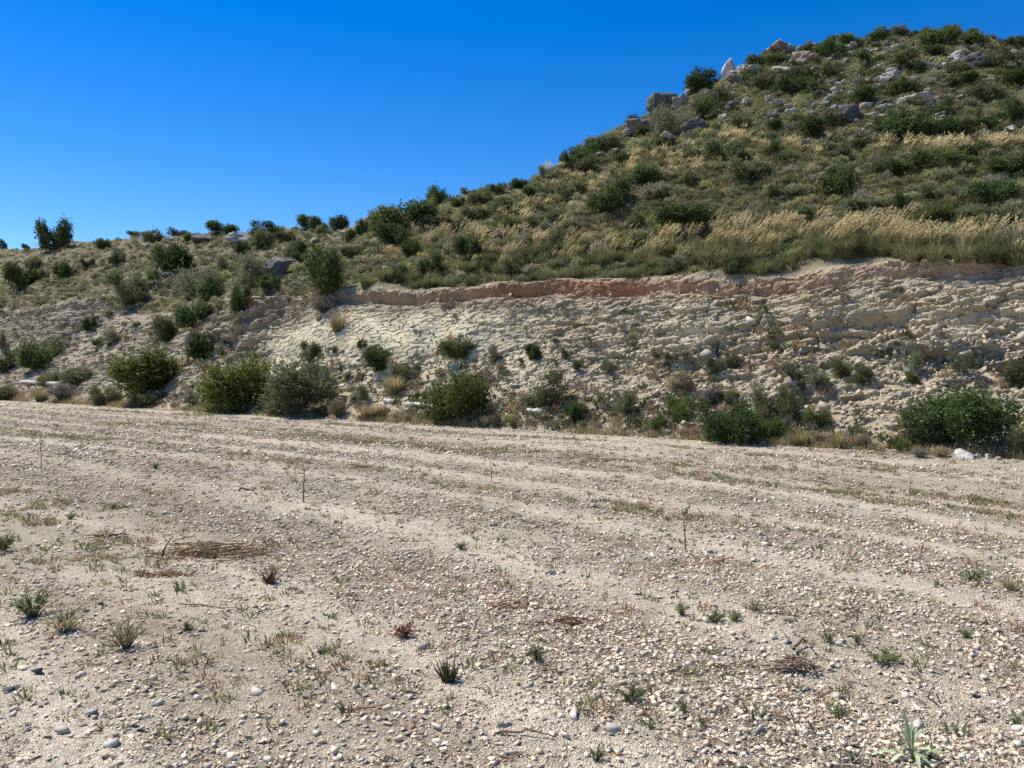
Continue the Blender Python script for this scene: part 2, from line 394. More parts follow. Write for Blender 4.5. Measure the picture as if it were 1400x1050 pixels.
def build_hill():
    s = np.concatenate([np.linspace(-150, -62, 170, endpoint=False), np.linspace(-62, -22, 330, endpoint=False), np.linspace(-22, 14, 820, endpoint=False), np.linspace(14, 24, 80, endpoint=False), np.linspace(24, 70, 60)])
    S, NR, ZR = ridge_tables()
    wc = sstep(-24, -20, s); wl_ = 1 - sstep(-37, -32, s)
    wm = np.clip(1 - wc - wl_, 0, 1)
    ctl = []
    for k in range(len(PROF_CUT)):
        n_ = wc * PROF_CUT[k][0] + wm * PROF_MID[k][0] + wl_ * PROF_LEFT[k][0]
        z_ = wc * PROF_CUT[k][1] + wm * PROF_MID[k][1] + wl_ * PROF_LEFT[k][1]
        ctl.append((n_, z_))
    lipn = .35 * vnoise(s * .22, s * 0, s * 0, 51) + .16 * vnoise(s * .9, s * 0, s * 0, 52)
    lipz = .22 * vnoise(s * .15, s * 0, s * 0, 53) + .08 * vnoise(s * .7, s * 0, s * 0, 54)
    lipz = lipz + .40 * (1 - sstep(-9, 5, s)) * sstep(-30, -22, s)
    wt = [0, 0, .2, .5, .8, 1, 1, 1, 1, 1]
    wz = [0, 0, .1, .2, .4, .6, .8, 1, 1, 1]
    n_rows, z_rows, tt = [], [], []
    for k, cnt in enumerate(ROWS):
        for q in range(cnt):
            f = q / cnt
            n_rows.append(lerp(ctl[k][0] + lipn * wt[k], ctl[k + 1][0] + lipn * wt[k + 1], f))
            z_rows.append(lerp(ctl[k][1] + lipz * wz[k], ctl[k + 1][1] + lipz * wz[k + 1], f))
            tt.append(k + f)
    nl, zl = ctl[-1][0] + lipn, ctl[-1][1] + lipz
    n_rows.append(nl); z_rows.append(zl); tt.append(len(ROWS))
    nr, zr = np.interp(s, S, NR), np.interp(s, S, ZR)
    k5 = np.ones(25) / 25
    zr = np.convolve(np.pad(zr, 12, mode='edge'), k5, 'valid')
    for f in np.linspace(0, 1, 150)[1:]:
        n_rows.append(lerp(nl, nr, f)); z_rows.append(zl + (zr - zl) * (1 - (1 - f) ** 1.18)); tt.append(10 + f)
    for f in (np.linspace(0, 1, 24)[1:] ** 1.5):
        n_rows.append(nr + 70 * f); z_rows.append(zr - 1.0 * f - (zr + 1) * sstep(0.02, 1, f)); tt.append(12 + f)
    Nn = np.array(n_rows); Zz = np.array(z_rows); T = np.array(tt)[:, None] * np.ones_like(s)[None, :]
    # smooth along the profile a little so that only the lip stays sharp
    for _ in range(3):
        for A in (Nn, Zz):
            B = A.copy(); B[1:-1] = .25 * A[:-2] + .5 * A[1:-1] + .25 * A[2:]
            m = ((T > 1) & (T < 6.6))
            A[m] = B[m]
    Sg = np.broadcast_to(s[None, :], Nn.shape).copy()
    Wc = np.broadcast_to(wc[None, :], Nn.shape); Wl = np.broadcast_to(wl_[None, :], Nn.shape)
    X, Y = xy(Sg, Nn)
    cut = sstep(.6, 3.2, T) * (1 - sstep(8.3, 9.4, T))
    face = sstep(3.4, 4.6, T) * (1 - sstep(6.6, 7.1, T)) * np.clip(Wc + Wl * .8, 0, 1)
    redz = sstep(6.75, 7.2, T + .25 * vnoise(Sg * .9, Sg * 0, Sg * 0, 56)) * (1 - sstep(8.0, 8.5, T)) * np.clip(Wc + Wl * .7, 0, 1)
    marl = np.exp(-(((Sg + 7.6) / 4.2) ** 2) - ((T - 4.3) / 1.5) ** 2) + .55 * np.exp(-(((Sg + 12.5) / 2.2) ** 2) - ((T - 4.1) / 1.3) ** 2)
    marl = np.clip(marl * 1.5, 0, 1)
    slope = sstep(8.6, 9.6, T)
    # displacement along the outward direction of the face
    warp = .45 * vnoise(X * .8, Y * .8, Zz * .8, 60); warp2 = .5 * vnoise(X * 1.9 + 5, Y * 1.9, Zz * 1.9, 59)
    g1, g2, c2 = worley(X * 2.3 + warp, Y * 2.3 + warp, Zz * 3.1, 62)
    b1, i1, e1 = facets(Sg * .5 + warp, Nn * .75 - warp + Zz * .2, Zz * 1.35 - Sg * .16, 61, 1.3)
    b2, i2, e2 = facets(Sg * 1.15 + .6 * warp2, Nn * 1.9 + warp, Zz * 3.9 - Sg * .5, 63, 1.3)
    b3, i3, e3 = facets(Sg * 3.2 + warp2, Nn * 4.6 - warp2, Zz * 8.8 - Sg * 1.2, 64, 1.3)
    blockmask = np.clip(.55 + 1.1 * vnoise(Sg * .16, Zz * .5, Sg * 0, 65), .12, 1.1)
    rightm = .75 + .5 * sstep(-4, 3, Sg)
    D = .32 * fbm(Sg * .22, Zz * .5, Nn * .2, 3, 64)
    D = D + face * (1 - .85 * marl) * rightm * (blockmask * (.44 * b1 - .15 * (1 - e1)) + (.3 + .7 * blockmask) * (.21 * b2 - .06 * (1 - e2)) + .085 * b3 - .025 * (1 - e3))
    D = D + cut * (1 - face) * (.16 * fbm(Sg * 1.1, Nn * 1.1, Zz, 3, 66) + .08 * b2 + .07 * b3 - .015 * (1 - e3))
    # thin hard beds standing proud of the face
    bed = np.clip(vnoise(Zz * 3.2 + .06 * Sg + .3 * warp, Sg * .12, Sg * 0, 58) * 2.0 - .5, 0, 1)
    D = D + face * (1 - marl) * .11 * bed
    D = D + marl * face * (.30 + .12 * fbm(Sg * .8 + Zz * 1.4, Zz * .6, Sg * 0, 3, 67) + .05 * vnoise(Sg * 3 + Zz * 4, Zz * 1.2, Sg * 0, 68) + .03 * b3)
    f1 = g1
    D = D * (cut * .8 + .2 * sstep(.9, 1.6, T)) * (1 - slope)
    D = D + redz * (.10 * vnoise(Sg * 1.4, Zz * 1.5, Sg * 0, 69) + .10 * (c2 - .5) - .06)
    D = D - .24 * np.exp(-((T - 7.3) / .38) ** 2) * Wc * (1 - .6 * sstep(0, 5, Sg)) * np.clip(.55 + 1.2 * vnoise(Sg * .6, Sg * 0, Sg * 0, 57), 0, 1)
    Nn2 = Nn - D * .8; Z2 = Zz + D * .55
    cr = 1 - sstep(11.2, 13, T)
    hd = slope * (.5 * fbm(X * .11, Y * .11, X * 0, 3, 71) + .14 * fbm(X * .6, Y * .6, X * 0, 3, 72) + .05 * vnoise(X * 2.1, Y * 2.1, X * 0, 73))
    hd = hd + slope * (.10 * (.5 - g1)) * .6
    hd = hd + slope * (.55 + .45 * sstep(-12, -30, Sg)) * (.16 * b2 + .07 * b3)
    # stepped ledges on the rough upper hill
    Z2 = Z2 + hd * np.clip((T - 8.6) * 1.5, 0, 1)
    X, Y = xy(Sg, Nn2)
    # ---------------- colours
    c = np.zeros(X.shape + (3,))
    talus = np.array([.43, .355, .255]); grey = np.array([.48, .40, .29]); brown = np.array([.27, .222, .168])
    pale = np.array([.64, .565, .40]); red = np.array([.37, .195, .108]); pink = np.array([.40, .32, .24]); soil = np.array([.175, .14, .088]); grass = np.array([.14, .145, .062])
    n_a = fbm(Sg * .35, Zz * 1.0, Nn * .3, 4, 81); n_b = fbm(Sg * 1.2, Zz * 2.4, Nn, 3, 82); n_c = fbm(X * .3, Y * .3, X * 0, 4, 83)
    c[:] = talus
    c = lerp(c, np.array([.55, .475, .35]), (face * np.clip(.5 + n_a * 1.1, 0, 1))[..., None])
    upper = sstep(5.1, 5.9, T + n_a * .9) * face
    c = lerp(c, brown, (upper * .95 * np.clip(.6 + n_b, 0, 1) * sstep(10, -6, Sg + 6 * n_a))[..., None])
    c = lerp(c, grey * .93, (upper * .6 * sstep(-2, 5, Sg))[..., None])
    c = lerp(c, pale, np.clip(marl * 1.5 + n_b * .25 * marl, 0, 1)[..., None] * (1 - sstep(5.6, 6.2, T + .5 * n_a))[..., None])
    c = lerp(c, pink, (np.clip(n_b * 1.6, 0, 1) * .5 * face)[..., None])
    redamt = redz * (.42 + .6 * np.exp(-((Sg + .5) / 5.5) ** 2)) * np.clip(.8 + .6 * n_a, 0, 1) * Wc
    orange = sstep(5.6, 6.6, T) * (1 - sstep(6.9, 7.1, T)) * np.exp(-((Sg + 1.5) / 5) ** 2) * np.clip(.4 + n_b * 1.6, 0, 1) * Wc
    c = lerp(c, np.array([.46, .29, .17]), (orange * .75)[..., None])
    c = lerp(c, red, np.clip(redamt, 0, 1)[..., None])
    c = lerp(c, np.array([.36, .28, .205]), (redz * (1 - np.clip(redamt * 1.3, 0, 1)) * .7)[..., None])
    c = lerp(c, c * np.array([.70, .62, .54]), (face * np.clip((1 - e2) * .4 + (1 - e3) * .12, 0, .45))[..., None])  # crevice shading put into the colour along the edges between blocks
    gul = face * np.clip(fbm(Sg * 1.1, Zz * .25, Sg * 0, 3, 88) * 1.8 - .25, 0, 1)
    c = lerp(c, np.array([.31, .235, .165]), (gul * .34 * (1 - marl))[..., None])
    earthy = cut * (1 - face) * np.clip(.25 + n_c * 1.3 + n_b * .6, 0, 1) * .55
    c = lerp(c, np.array([.25, .20, .135]), earthy[..., None])
    lb_ = cut * (1 - sstep(-20, -13, Sg)) * np.clip(.55 + 1.1 * n_b + .9 * n_c, 0, 1)
    c = lerp(c, np.array([.245, .205, .155]), (lb_ * .75)[..., None])
    toe = (1 - sstep(1.2, 2.6, T)) * np.clip(.4 + n_a * 1.2, 0, 1)
    c = lerp(c, np.array([.27, .22, .145]), (toe * .6)[..., None])
    sl = sstep(8.5, 9.3, T)
    leftbare = 1 - sstep(-30, -14, Sg)
    hillc = lerp(soil, grass, np.clip(.55 + n_c * 1.6, 0, 1)[..., None] * (1 - .55 * leftbare)[..., None])
    hillc = lerp(hillc, np.array([.235, .19, .135]), (leftbare * np.clip(.25 + 1.5 * n_c + .8 * n_b, 0, 1) * .8)[..., None])
    gold = np.clip(fbm(Sg * .10, Nn * .3, Sg * 0, 3, 85) * 2 - .2, 0, 1) * (1 - leftbare)
    hillc = lerp(hillc, np.array([.24, .185, .085]), (gold * .6)[..., None])
    c = c * np.array([.92, .935, .90])
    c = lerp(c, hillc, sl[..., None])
    c = c * (1 + .10 * fbm(X * 1.6, Y * 1.6, Zz * 1.6, 3, 86))[..., None]
    return s, X, Y, Z2, T, c

s_cols, HX, HY, HZ, HT, HC = build_hill()

def cam_project(x, y, z):
    cz = math.cos(PITCH); szz = math.sin(PITCH)
    dz = z - CAM_H
    fwd = y * cz - dz * szz
    up = y * szz + dz * cz
    return 700 + F_PX * x / fwd, 525 - F_PX * up / fwd, fwd

def grid_mesh(name, r0, r1, mat):
    X, Y, Z, C = HX[r0:r1], HY[r0:r1], HZ[r0:r1], HC[r0:r1]
    nr, nc = X.shape
    V = np.stack([X, Y, Z], -1).reshape(-1, 3)
    i = np.arange(nr - 1)[:, None] * nc; j = np.arange(nc - 1)[None, :]
    F = np.stack([i + j, i + j + 1, i + nc + j + 1, i + nc + j], -1).reshape(-1, 4)
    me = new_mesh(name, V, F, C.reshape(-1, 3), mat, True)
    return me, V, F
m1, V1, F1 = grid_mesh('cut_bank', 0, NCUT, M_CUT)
m2, V2, F2 = grid_mesh('hillside', NCUT - 1, HX.shape[0], M_HILL)
m1.polygons.foreach_set('use_smooth', np.zeros(len(m1.polygons), dtype=bool)); m1.update()
tag(link('cut_bank', m1), kind='structure'); tag(link('hillside', m2), kind='structure')
VV = np.concatenate([V1, V2]); FF = np.concatenate([F1, F2 + len(V1)])
BVH = BVHTree.FromPolygons(VV.tolist(), FF.tolist())

CP, SP = math.cos(PITCH), math.sin(PITCH)
def pix_ray(px, py):
    u = (px - 700) / F_PX; v = (525 - py) / F_PX
    return Vector((u, CP + v * SP, -SP + v * CP)).normalized()

def hit(px, py):
    """the point of the ground seen at a pixel of the 1400 x 1050 photograph"""
    for k in range(60):
        d = pix_ray(px, py + k)
        loc, nor, idx, dist = BVH.ray_cast(Vector((0, 0, CAM_H)), d)
        if loc is not None and loc.y > 1:
            s_, n_ = sn(loc.x, loc.y)
            if n_ > -.05:
                return loc, nor
        if d.z < 0:
            t = CAM_H / -d.z
            p = Vector((0, 0, CAM_H)) + d * t
            if sn(p.x, p.y)[1] < .3:
                p.z = float(field_z(np.array(p.x), np.array(p.y)))
                return p, Vector((0, 0, 1))
    return None, None

def drop(x, y):
    loc, nor, idx, dist = BVH.ray_cast(Vector((x, y, 80)), Vector((0, 0, -1)))
    return loc, nor

# ------------------------------------------------------------------ plant meshes
def unit(v):
    return v / (np.linalg.norm(v, axis=-1, keepdims=True) + 1e-9)

def leaf_quads(P, D, L, W, g, droop=0.0):
    n = len(P)
    side = unit(np.cross(D, unit(g.normal(size=(n, 3)))))
    up = np.cross(side, D)
    mid = P + D * (L * .45)[:, None]
    V = np.empty((n, 4, 3))
    V[:, 0] = P; V[:, 1] = mid + side * (W * .5)[:, None] + up * (W * .12)[:, None]
    V[:, 2] = P + D * L[:, None] - np.array([0, 0, 1.]) * (L * droop)[:, None]
    V[:, 3] = mid - side * (W * .5)[:, None] + up * (W * .12)[:, None]
    F = np.arange(n * 4).reshape(n, 4)
    return V.reshape(-1, 3), F

def shrub(seed, h=.8, nb=16, sprigs=900, per=8, leaf=.04, lw=.42, sl=.16, ca=(.03, .055, .018), cb=(.06, .10, .03), cy=(.12, .16, .04), upb=.35, spread=1.0, low=.12, ragged=.35):
    """crown of a shrub about 1 wide: leaf sprigs on many overlapping clumps, plus a few stems"""
    g = np.random.default_rng(seed)
    B = []
    nl = int(g.integers(3, 6)); LD_ = []
    for q in range(nl):
        a = 6.283 * (q + g.uniform(-.35, .35)) / nl; rr = g.uniform(.14, .36) * spread
        LD_.append((rr * math.cos(a), rr * math.sin(a), g.uniform(.45, 1.0) * (1 - .35 * (rr / .36) ** 2), g.uniform(0, 1)))
    while len(B) < nb:
        lx, ly, lh, lt = LD_[len(B) % nl]
        f = g.uniform(.0, 1.0)
        z = low * h + f * h * .80 * lh
        B.append((lx * (.55 + .5 * f) + g.normal() * .05, ly * (.55 + .5 * f) + g.normal() * .05, z, g.uniform(.07, .18) * (1 - .3 * f), np.clip(lt * .6 + g.uniform(0, .5), 0, 1)))
    B = np.array(B)
    idx = g.choice(nb, sprigs, p=B[:, 3] ** 2 / (B[:, 3] ** 2).sum())
    u = unit(g.normal(size=(sprigs, 3)))
    rad = B[idx, 3] * g.uniform(.2, 1.08, sprigs) ** .45
    base = B[idx, :3] + u * rad[:, None]
    outw = base - np.array([0, 0, h * .25])
    d = unit(u * .6 + unit(outw) * .5 + np.array([0, 0, upb]) + g.normal(size=(sprigs, 3)) * .28)
    slen = sl * g.uniform(.4, 1.0, sprigs) * (1 + ragged * (g.uniform(0, 1, sprigs) > .86) * 1.9)
    k = (np.arange(per) + .5) / per
    P = base[:, None, :] + d[:, None, :] * (slen[:, None] * k[None, :])[..., None]
    P = P + g.normal(size=P.shape) * leaf * .15
    D = unit(d[:, None, :] * .7 + unit(g.normal(size=(sprigs, per, 3))) * .85)
    L = leaf * g.uniform(.6, 1.25, (sprigs, per)); 
    tone = np.clip(.55 * B[idx, 4][:, None] + .35 * g.uniform(0, 1, (sprigs, per)) + .1 * g.uniform(0, 1, (sprigs, 1)), 0, 1)
    tipy = (k[None, :] ** 3) * g.uniform(0, .7, (sprigs, 1)) * (B[idx, 4][:, None] > .25)
    C = lerp(np.array(ca), np.array(cb), tone[..., None]); C = lerp(C, np.array(cy), tipy[..., None])
    P = P.reshape(-1, 3); D = D.reshape(-1, 3); L = L.ravel(); C = C.reshape(-1, 3)
    ok = P[:, 2] > .015
    P, D, L, C = P[ok], D[ok], L[ok], C[ok]
    V, F = leaf_quads(P, D, L, L * lw, g)
    S = Soup()
    for q in range(min(nb, 11)):
        b = B[q]
        m = np.array([b[0] * .35, b[1] * .35, b[2] * .55]) + g.normal(size=3) * .02
        t, f = tube([[b[0] * .08, b[1] * .08, -.04], m, b[:3], b[:3] + np.array([b[0] * .2, b[1] * .2, b[3] * .7])], [.016, .011, .007, .003], 4)
        S.add(t, f, np.array([.085, .065, .045]) * g.uniform(.7, 1.2))
    for q in range(16):
        b = B[g.integers(nb)]; e = b[:3] + unit(b[:3] + g.normal(size=3) * .25) * g.uniform(.12, .30); m = lerp(b[:3], e, .5) + g.normal(size=3) * .015
        t, f = tube([b[:3], m, e], [.006, .004, .0015], 3); S.add(t, f, np.array([.15, .125, .10]) * g.uniform(.7, 1.4))
    return (V, F, np.repeat(C, 4, axis=0)), S

def twiggy(seed, h=.9, n=120, ca=(.20, .155, .10), cb=(.30, .24, .15), leafy=0, leaf=.04, cl=(.10, .12, .06), thick=.005, spread=.45, fork=3):
    """a bush of bare forking twigs, with or without small leaves"""
    g = np.random.default_rng(seed); S = Soup(); LP, LD = [], []
    for i in range(n):
        a = g.uniform(0, 6.283); t = g.uniform(0, 1) ** .6
        out = np.array([math.cos(a) * t * spread, math.sin(a) * t * spread, h * g.uniform(.55, 1) * (1 - .45 * t * t)])
        b = np.array([out[0] * .12, out[1] * .12, -.02])
        mid = b * .5 + out * .45 + g.normal(size=3) * .03; mid[2] += .05 * h
        c = lerp(np.array(ca), np.array(cb), g.uniform())
        v, f = tube([b, mid, out], [thick, thick * .7, thick * .25], 3); S.add(v, f, c)
        for q in range(fork):
            p = lerp(mid, out, g.uniform(0, .9)); e = p + unit(out - mid + g.normal(size=3) * .16) * g.uniform(.06, .18)
            v, f = tube([p, e], [thick * .5, thick * .2], 3); S.add(v, f, c * g.uniform(.8, 1.2))
            if leafy:
                for _ in range(leafy):
                    LP.append(lerp(p, e, g.uniform())); LD.append(unit(e - p + g.normal(size=3) * .15))
    if leafy:
        LP, LD = np.array(LP), np.array(LD); L = leaf * g.uniform(.6, 1.3, len(LP))
        V, F = leaf_quads(LP, LD, L, L * .4, g)
        S.add(V, F, np.repeat(np.array(cl) * g.uniform(.6, 1.4, (len(LP), 1)), 4, axis=0))
    return S

def blades(g, n, h, w, spread, curve, ca, cb, segs=3, lean=(0, 0), base_r=.10):
    """arching grass blades: strips of quads narrowing to the tip"""
    a = g.uniform(0, 6.283, n); r0 = base_r * np.sqrt(g.uniform(0, 1, n))
    out = np.stack([np.cos(a), np.sin(a), np.zeros(n)], -1)
    H = h * g.uniform(.5, 1, n); sp = spread * g.uniform(.1, 1, n)
    side = np.stack([-np.sin(a), np.cos(a), np.zeros(n)], -1); tw = g.uniform(-1, 1, n)[:, None]
    side = unit(side + out * tw)
    V = np.empty((n, segs + 1, 2, 3))
    for k in range(segs + 1):
        t = k / segs
        c = out * (r0 + sp * (t * .5 + .5 * t ** 2.2 * curve))[:, None]
        c = c + np.array([lean[0], lean[1], 0]) * (t ** 1.6 * H)[:, None]
        c[:, 2] += H * (t - .28 * curve * t ** 2.6) - .03
        ww = w * (1 - t * .85)
        V[:, k, 0] = c - side * ww / 2; V[:, k, 1] = c + side * ww / 2
    idx = np.arange(n * (segs + 1) * 2).reshape(n, segs + 1, 2)
    F = np.stack([idx[:, :-1, 0], idx[:, :-1, 1], idx[:, 1:, 1], idx[:, 1:, 0]], -1).reshape(-1, 4)
    tone = g.uniform(0, 1, n)
    C = lerp(np.array(ca), np.array(cb), tone[:, None])
    return V.reshape(-1, 3), F, np.repeat(C, (segs + 1) * 2, axis=0)

def tussock(seed, nbl=300, h=.66, nst=15, hs=1.05, far=False):
    """esparto-like clump: green arching blades under straw-gold flower plumes blown to the right"""
    g = np.random.default_rng(seed)
    V, F, C = blades(g, nbl, h, .016 if not far else .035, .48, 1.0, (.10, .115, .05), (.24, .22, .10), 3, base_r=.16)
    S = Soup()
    for i in range(nst):
        a = g.uniform(0, 6.283); t = g.uniform(.05, .4)
        H = hs * g.uniform(.72, 1.0)
        p0 = np.array([math.cos(a) * .08, math.sin(a) * .08, .05])
        p1 = np.array([math.cos(a) * t * .6, math.sin(a) * t * .6, H * .7]); p2 = np.array([math.cos(a) * t + .07, math.sin(a) * t, H * .93])
        p3 = p2 + np.array([.13 * g.uniform(.4, 1.2), .02 * g.normal(), .07])
        c = lerp(np.array([.38, .30, .14]), np.array([.54, .44, .23]), g.uniform())
        v, f = tube([p0, p1, p2], [.004, .0035, .003], 3); S.add(v, f, c * .8)
        m = 7 if not far else 3
        k = np.linspace(0, 1, m)[:, None]
        P = lerp(p2 - (p2 - p1) * .35, p3, k) + g.normal(size=(m, 3)) * .008
        D = unit(np.tile(p3 - p1, (m, 1)) + g.normal(size=(m, 3)) * .12)
        L = np.full(m, .10 if not far else .2) * g.uniform(.7, 1.2, m)
        v, f = leaf_quads(P, D, L, L * .24, g, .1); S.add(v, f, c)
    return (V, F, C), S

def cushion(seed, n=150, per=4, ca=(.10, .115, .055), cb=(.20, .20, .105), leaf=.12, h=.72):
    """low rounded cushion shrub about 1 wide"""
    g = np.random.default_rng(seed)
    u = unit(g.normal(size=(n, 3))); u[:, 2] = np.abs(u[:, 2])
    lump = 1 + .22 * np.sin(u[:, 0] * 5 + seed) * np.cos(u[:, 1] * 6 + seed * 2)
    rad = .40 * lump * g.uniform(.55, 1, n)
    base = u * rad[:, None] * np.array([1, 1, h / .5 * .62])
    d = unit(u + np.array([0, 0, .35]) + g.normal(size=(n, 3)) * .3)
    k = (np.arange(per) / per)[None, :]
    P = base[:, None, :] + d[:, None, :] * (.14 * k)[..., None] + g.normal(size=(n, per, 3)) * .02
    D = unit(d[:, None, :] + g.normal(size=(n, per, 3)) * .45)
    L = leaf * g.uniform(.6, 1.3, (n, per))
    C = lerp(np.array(ca), np.array(cb), np.clip(g.uniform(0, 1, (n, per)) * .7 + .3 * k, 0, 1)[..., None])
    V, F = leaf_quads(P.reshape(-1, 3), D.reshape(-1, 3), L.ravel(), L.ravel() * .36, g)
    return V, F, np.repeat(C.reshape(-1, 3), 4, axis=0)

# ---- rocks
def ico(sub):
    import bmesh
    bm = bmesh.new(); bmesh.ops.create_icosphere(bm, subdivisions=sub, radius=1)
    V = np.array([v.co[:] for v in bm.verts]); F = np.array([[v.index for v in f.verts] for f in bm.faces]); bm.free()
    return V, F
ICO = {k: ico(k) for k in (1, 2, 3, 4)}
def rock_arrays(seed, sub=2, cuts=13, flat=(1, .8, .6), rough=.06, dmin=.5):
    """a broken polyhedron: flat faces meeting in edges, then chipped"""
    g = np.random.default_rng(seed)
    V, F = ICO[sub]; u = V.copy()
    nr = unit(g.normal(size=(cuts, 3))); d = g.uniform(dmin, dmin * 2, cuts)
    q = u @ nr.T
    r = np.where(q > .05, d[None] / np.maximum(q, .05), 9).min(1)
    V = u * np.minimum(r, 1.15)[:, None]
    if rough:
        k = 1 + rough * vnoise(u[:, 0] * 3 + seed, u[:, 1] * 3, u[:, 2] * 3, seed)
        if sub >= 3: k = k + rough * 1.3 * facets(u[:, 0] * 2.6 + seed, u[:, 1] * 2.6, u[:, 2] * 3.4, seed)[0] + rough * .5 * facets(u[:, 0] * 6 + seed, u[:, 1] * 6, u[:, 2] * 7, seed)[0]
        V = V * k[:, None]
    V = V * np.array(flat)
    ext = V.max(0) - V.min(0)
    V = V / max(ext[0], ext[1])
    V[:, 2] -= V[:, 2].min()
    return V, F

def shard(seed, pts=8, flat=(1, .75, .45)):
    """small angular stone: hull of a few random points"""
    import bmesh
    g = np.random.default_rng(seed); bm = bmesh.new()
    for p in unit(g.normal(size=(pts, 3))) * g.uniform(.42, 1, (pts, 1)) * np.array(flat): bm.verts.new(p)
    res = bmesh.ops.convex_hull(bm, input=bm.verts)
    for v in [v for v in bm.verts if not v.link_faces]: bm.verts.remove(v)
    bmesh.ops.triangulate(bm, faces=bm.faces); bm.verts.index_update()
    V = np.array([v.co[:] for v in bm.verts]); F = np.array([[v.index for v in f.verts] for f in bm.faces]); bm.free()
    ext = V.max(0) - V.min(0); V = V / max(ext[0], ext[1]); V[:, 2] -= V[:, 2].min() + .12 * (V[:, 2].max() - V[:, 2].min())
    return V, F

def bake(name, templates, pick, mats, tint, mat, kind='stuff', smooth=False):
    """many small copies merged into one mesh; mats: (n,3,3) rotation*scale, (n,3) location"""
    M, Lc = mats
    Vs, F4s, F3s, Cs = [], [], [], []; off = 0
    for t, (V, F, C) in enumerate(templates):
        sel = np.where(pick == t)[0]
        if not len(sel): continue
        W = np.einsum('nij,vj->nvi', M[sel], V) + Lc[sel][:, None, :]
        nv = len(V)
        f = F[None] + (np.arange(len(sel)) * nv)[:, None, None] + off
        (F4s if F.shape[1] == 4 else F3s).append(f.reshape(-1, F.shape[1]))
        Vs.append(W.reshape(-1, 3)); Cs.append((np.broadcast_to(C, (nv, 3))[None] * tint[sel][:, None, :]).reshape(-1, 3))
        off += len(sel) * nv
    F = ([np.concatenate(F4s)] if F4s else []) + ([np.concatenate(F3s)] if F3s else [])
    me = new_mesh(name, np.concatenate(Vs), F, np.concatenate(Cs), mat, smooth)
    o = link(name, me)
    if kind: o['kind'] = kind
    return o

def rotmats(n, g, scale, tilt=0.0, sxy=None):
    a = g.uniform(0, 6.283, n); t1 = g.normal(size=n) * tilt; t2 = g.normal(size=n) * tilt
    ca, sa = np.cos(a), np.sin(a)
    Rz = np.zeros((n, 3, 3)); Rz[:, 0, 0] = ca; Rz[:, 0, 1] = -sa; Rz[:, 1, 0] = sa; Rz[:, 1, 1] = ca; Rz[:, 2, 2] = 1
    Rx = np.zeros((n, 3, 3)); Rx[:, 0, 0] = 1; Rx[:, 1, 1] = np.cos(t1); Rx[:, 1, 2] = -np.sin(t1); Rx[:, 2, 1] = np.sin(t1); Rx[:, 2, 2] = np.cos(t1)
    Ry = np.zeros((n, 3, 3)); Ry[:, 1, 1] = 1; Ry[:, 0, 0] = np.cos(t2); Ry[:, 0, 2] = np.sin(t2); Ry[:, 2, 0] = -np.sin(t2); Ry[:, 2, 2] = np.cos(t2)
    M = Ry @ Rx @ Rz
    return M * np.asarray(scale).reshape(n, 1, 1)

# ------------------------------------------------------------------ prototypes: kind -> list of {part name: mesh}
KIND = {}
def make_shrub_kind(key, part, seeds, **kw):
    out = []
    for sd_ in seeds:
        (V, F, C), S = shrub(sd_, **kw)
        out.append({part: new_mesh(part, V, F, C, M_LEAF), 'stem': S.mesh('stem', M_WOOD)})
    KIND[key] = out
DARK = dict(ca=(.030, .050, .016), cb=(.078, .112, .036), cy=(.15, .185, .06))
BRIGHT = dict(ca=(.06, .085, .018), cb=(.14, .175, .042), cy=(.24, .275, .08))
OLIVE = dict(ca=(.075, .085, .038), cb=(.14, .15, .07), cy=(.21, .21, .105))
GREY = dict(ca=(.11, .12, .065), cb=(.19, .195, .115), cy=(.26, .25, .15))
make_shrub_kind('bright', 'foliage', (1, 2, 3), h=.72, nb=26, sprigs=1350, per=9, leaf=.042, sl=.16, **BRIGHT)
make_shrub_kind('dark', 'foliage', (4, 5, 6), h=.74, nb=24, sprigs=1250, per=9, leaf=.042, sl=.16, **DARK)
make_shrub_kind('olive', 'foliage', (7, 8, 9), h=.78, nb=20, sprigs=1300, per=9, leaf=.042, lw=.34, sl=.19, upb=.6, **OLIVE)
make_shrub_kind('hilldark', 'foliage', (10, 11, 12, 13, 14), h=.62, nb=16, sprigs=620, per=8, leaf=.060, sl=.16, **DARK)
make_shrub_kind('hillolive', 'foliage', (15, 16, 17, 18), h=.58, nb=14, sprigs=560, per=8, leaf=.060, sl=.17, **OLIVE)
make_shrub_kind('upright', 'foliage', (20, 21, 22), h=1.35, nb=16, sprigs=520, per=10, leaf=.065, lw=.3, sl=.38, upb=1.3, spread=.8, low=.05, **OLIVE)
make_shrub_kind('grey', 'foliage', (24, 25, 26), h=.8, nb=12, sprigs=620, per=8, leaf=.055, lw=.3, sl=.22, upb=.8, **GREY)
KIND['dry'] = [{'twigs': twiggy(s_, .8, 170, fork=5, leafy=2, leaf=.06, cl=(.24, .19, .11)).mesh('twigs', M_DRY)} for s_ in (30, 31, 32)]
KIND['drygrey'] = [{'twigs': twiggy(s_, .75, 170, (.12, .105, .09), (.20, .17, .14), fork=5, leafy=2, leaf=.05, cl=(.17, .15, .12)).mesh('twigs', M_DRY)} for s_ in (33, 34)]
KIND['straw'] = []
for s_ in (36, 37, 38):
    g_ = np.random.default_rng(s_)
    V, F, C = blades(g_, 420, .85, .014, .42, .8, (.22, .18, .085), (.42, .33, .16), 3, base_r=.16)
    V2_, F2_, C2_ = blades(g_, 160, .6, .014, .45, .9, (.10, .11, .05), (.17, .17, .08), 3, base_r=.16)
    S = Soup(); S.add(V, F, C); S.add(V2_, F2_, C2_); KIND['straw'].append({'blades': S.mesh('blades', M_GRASS)})
KIND['tussock'] = []; KIND['greentuft'] = []
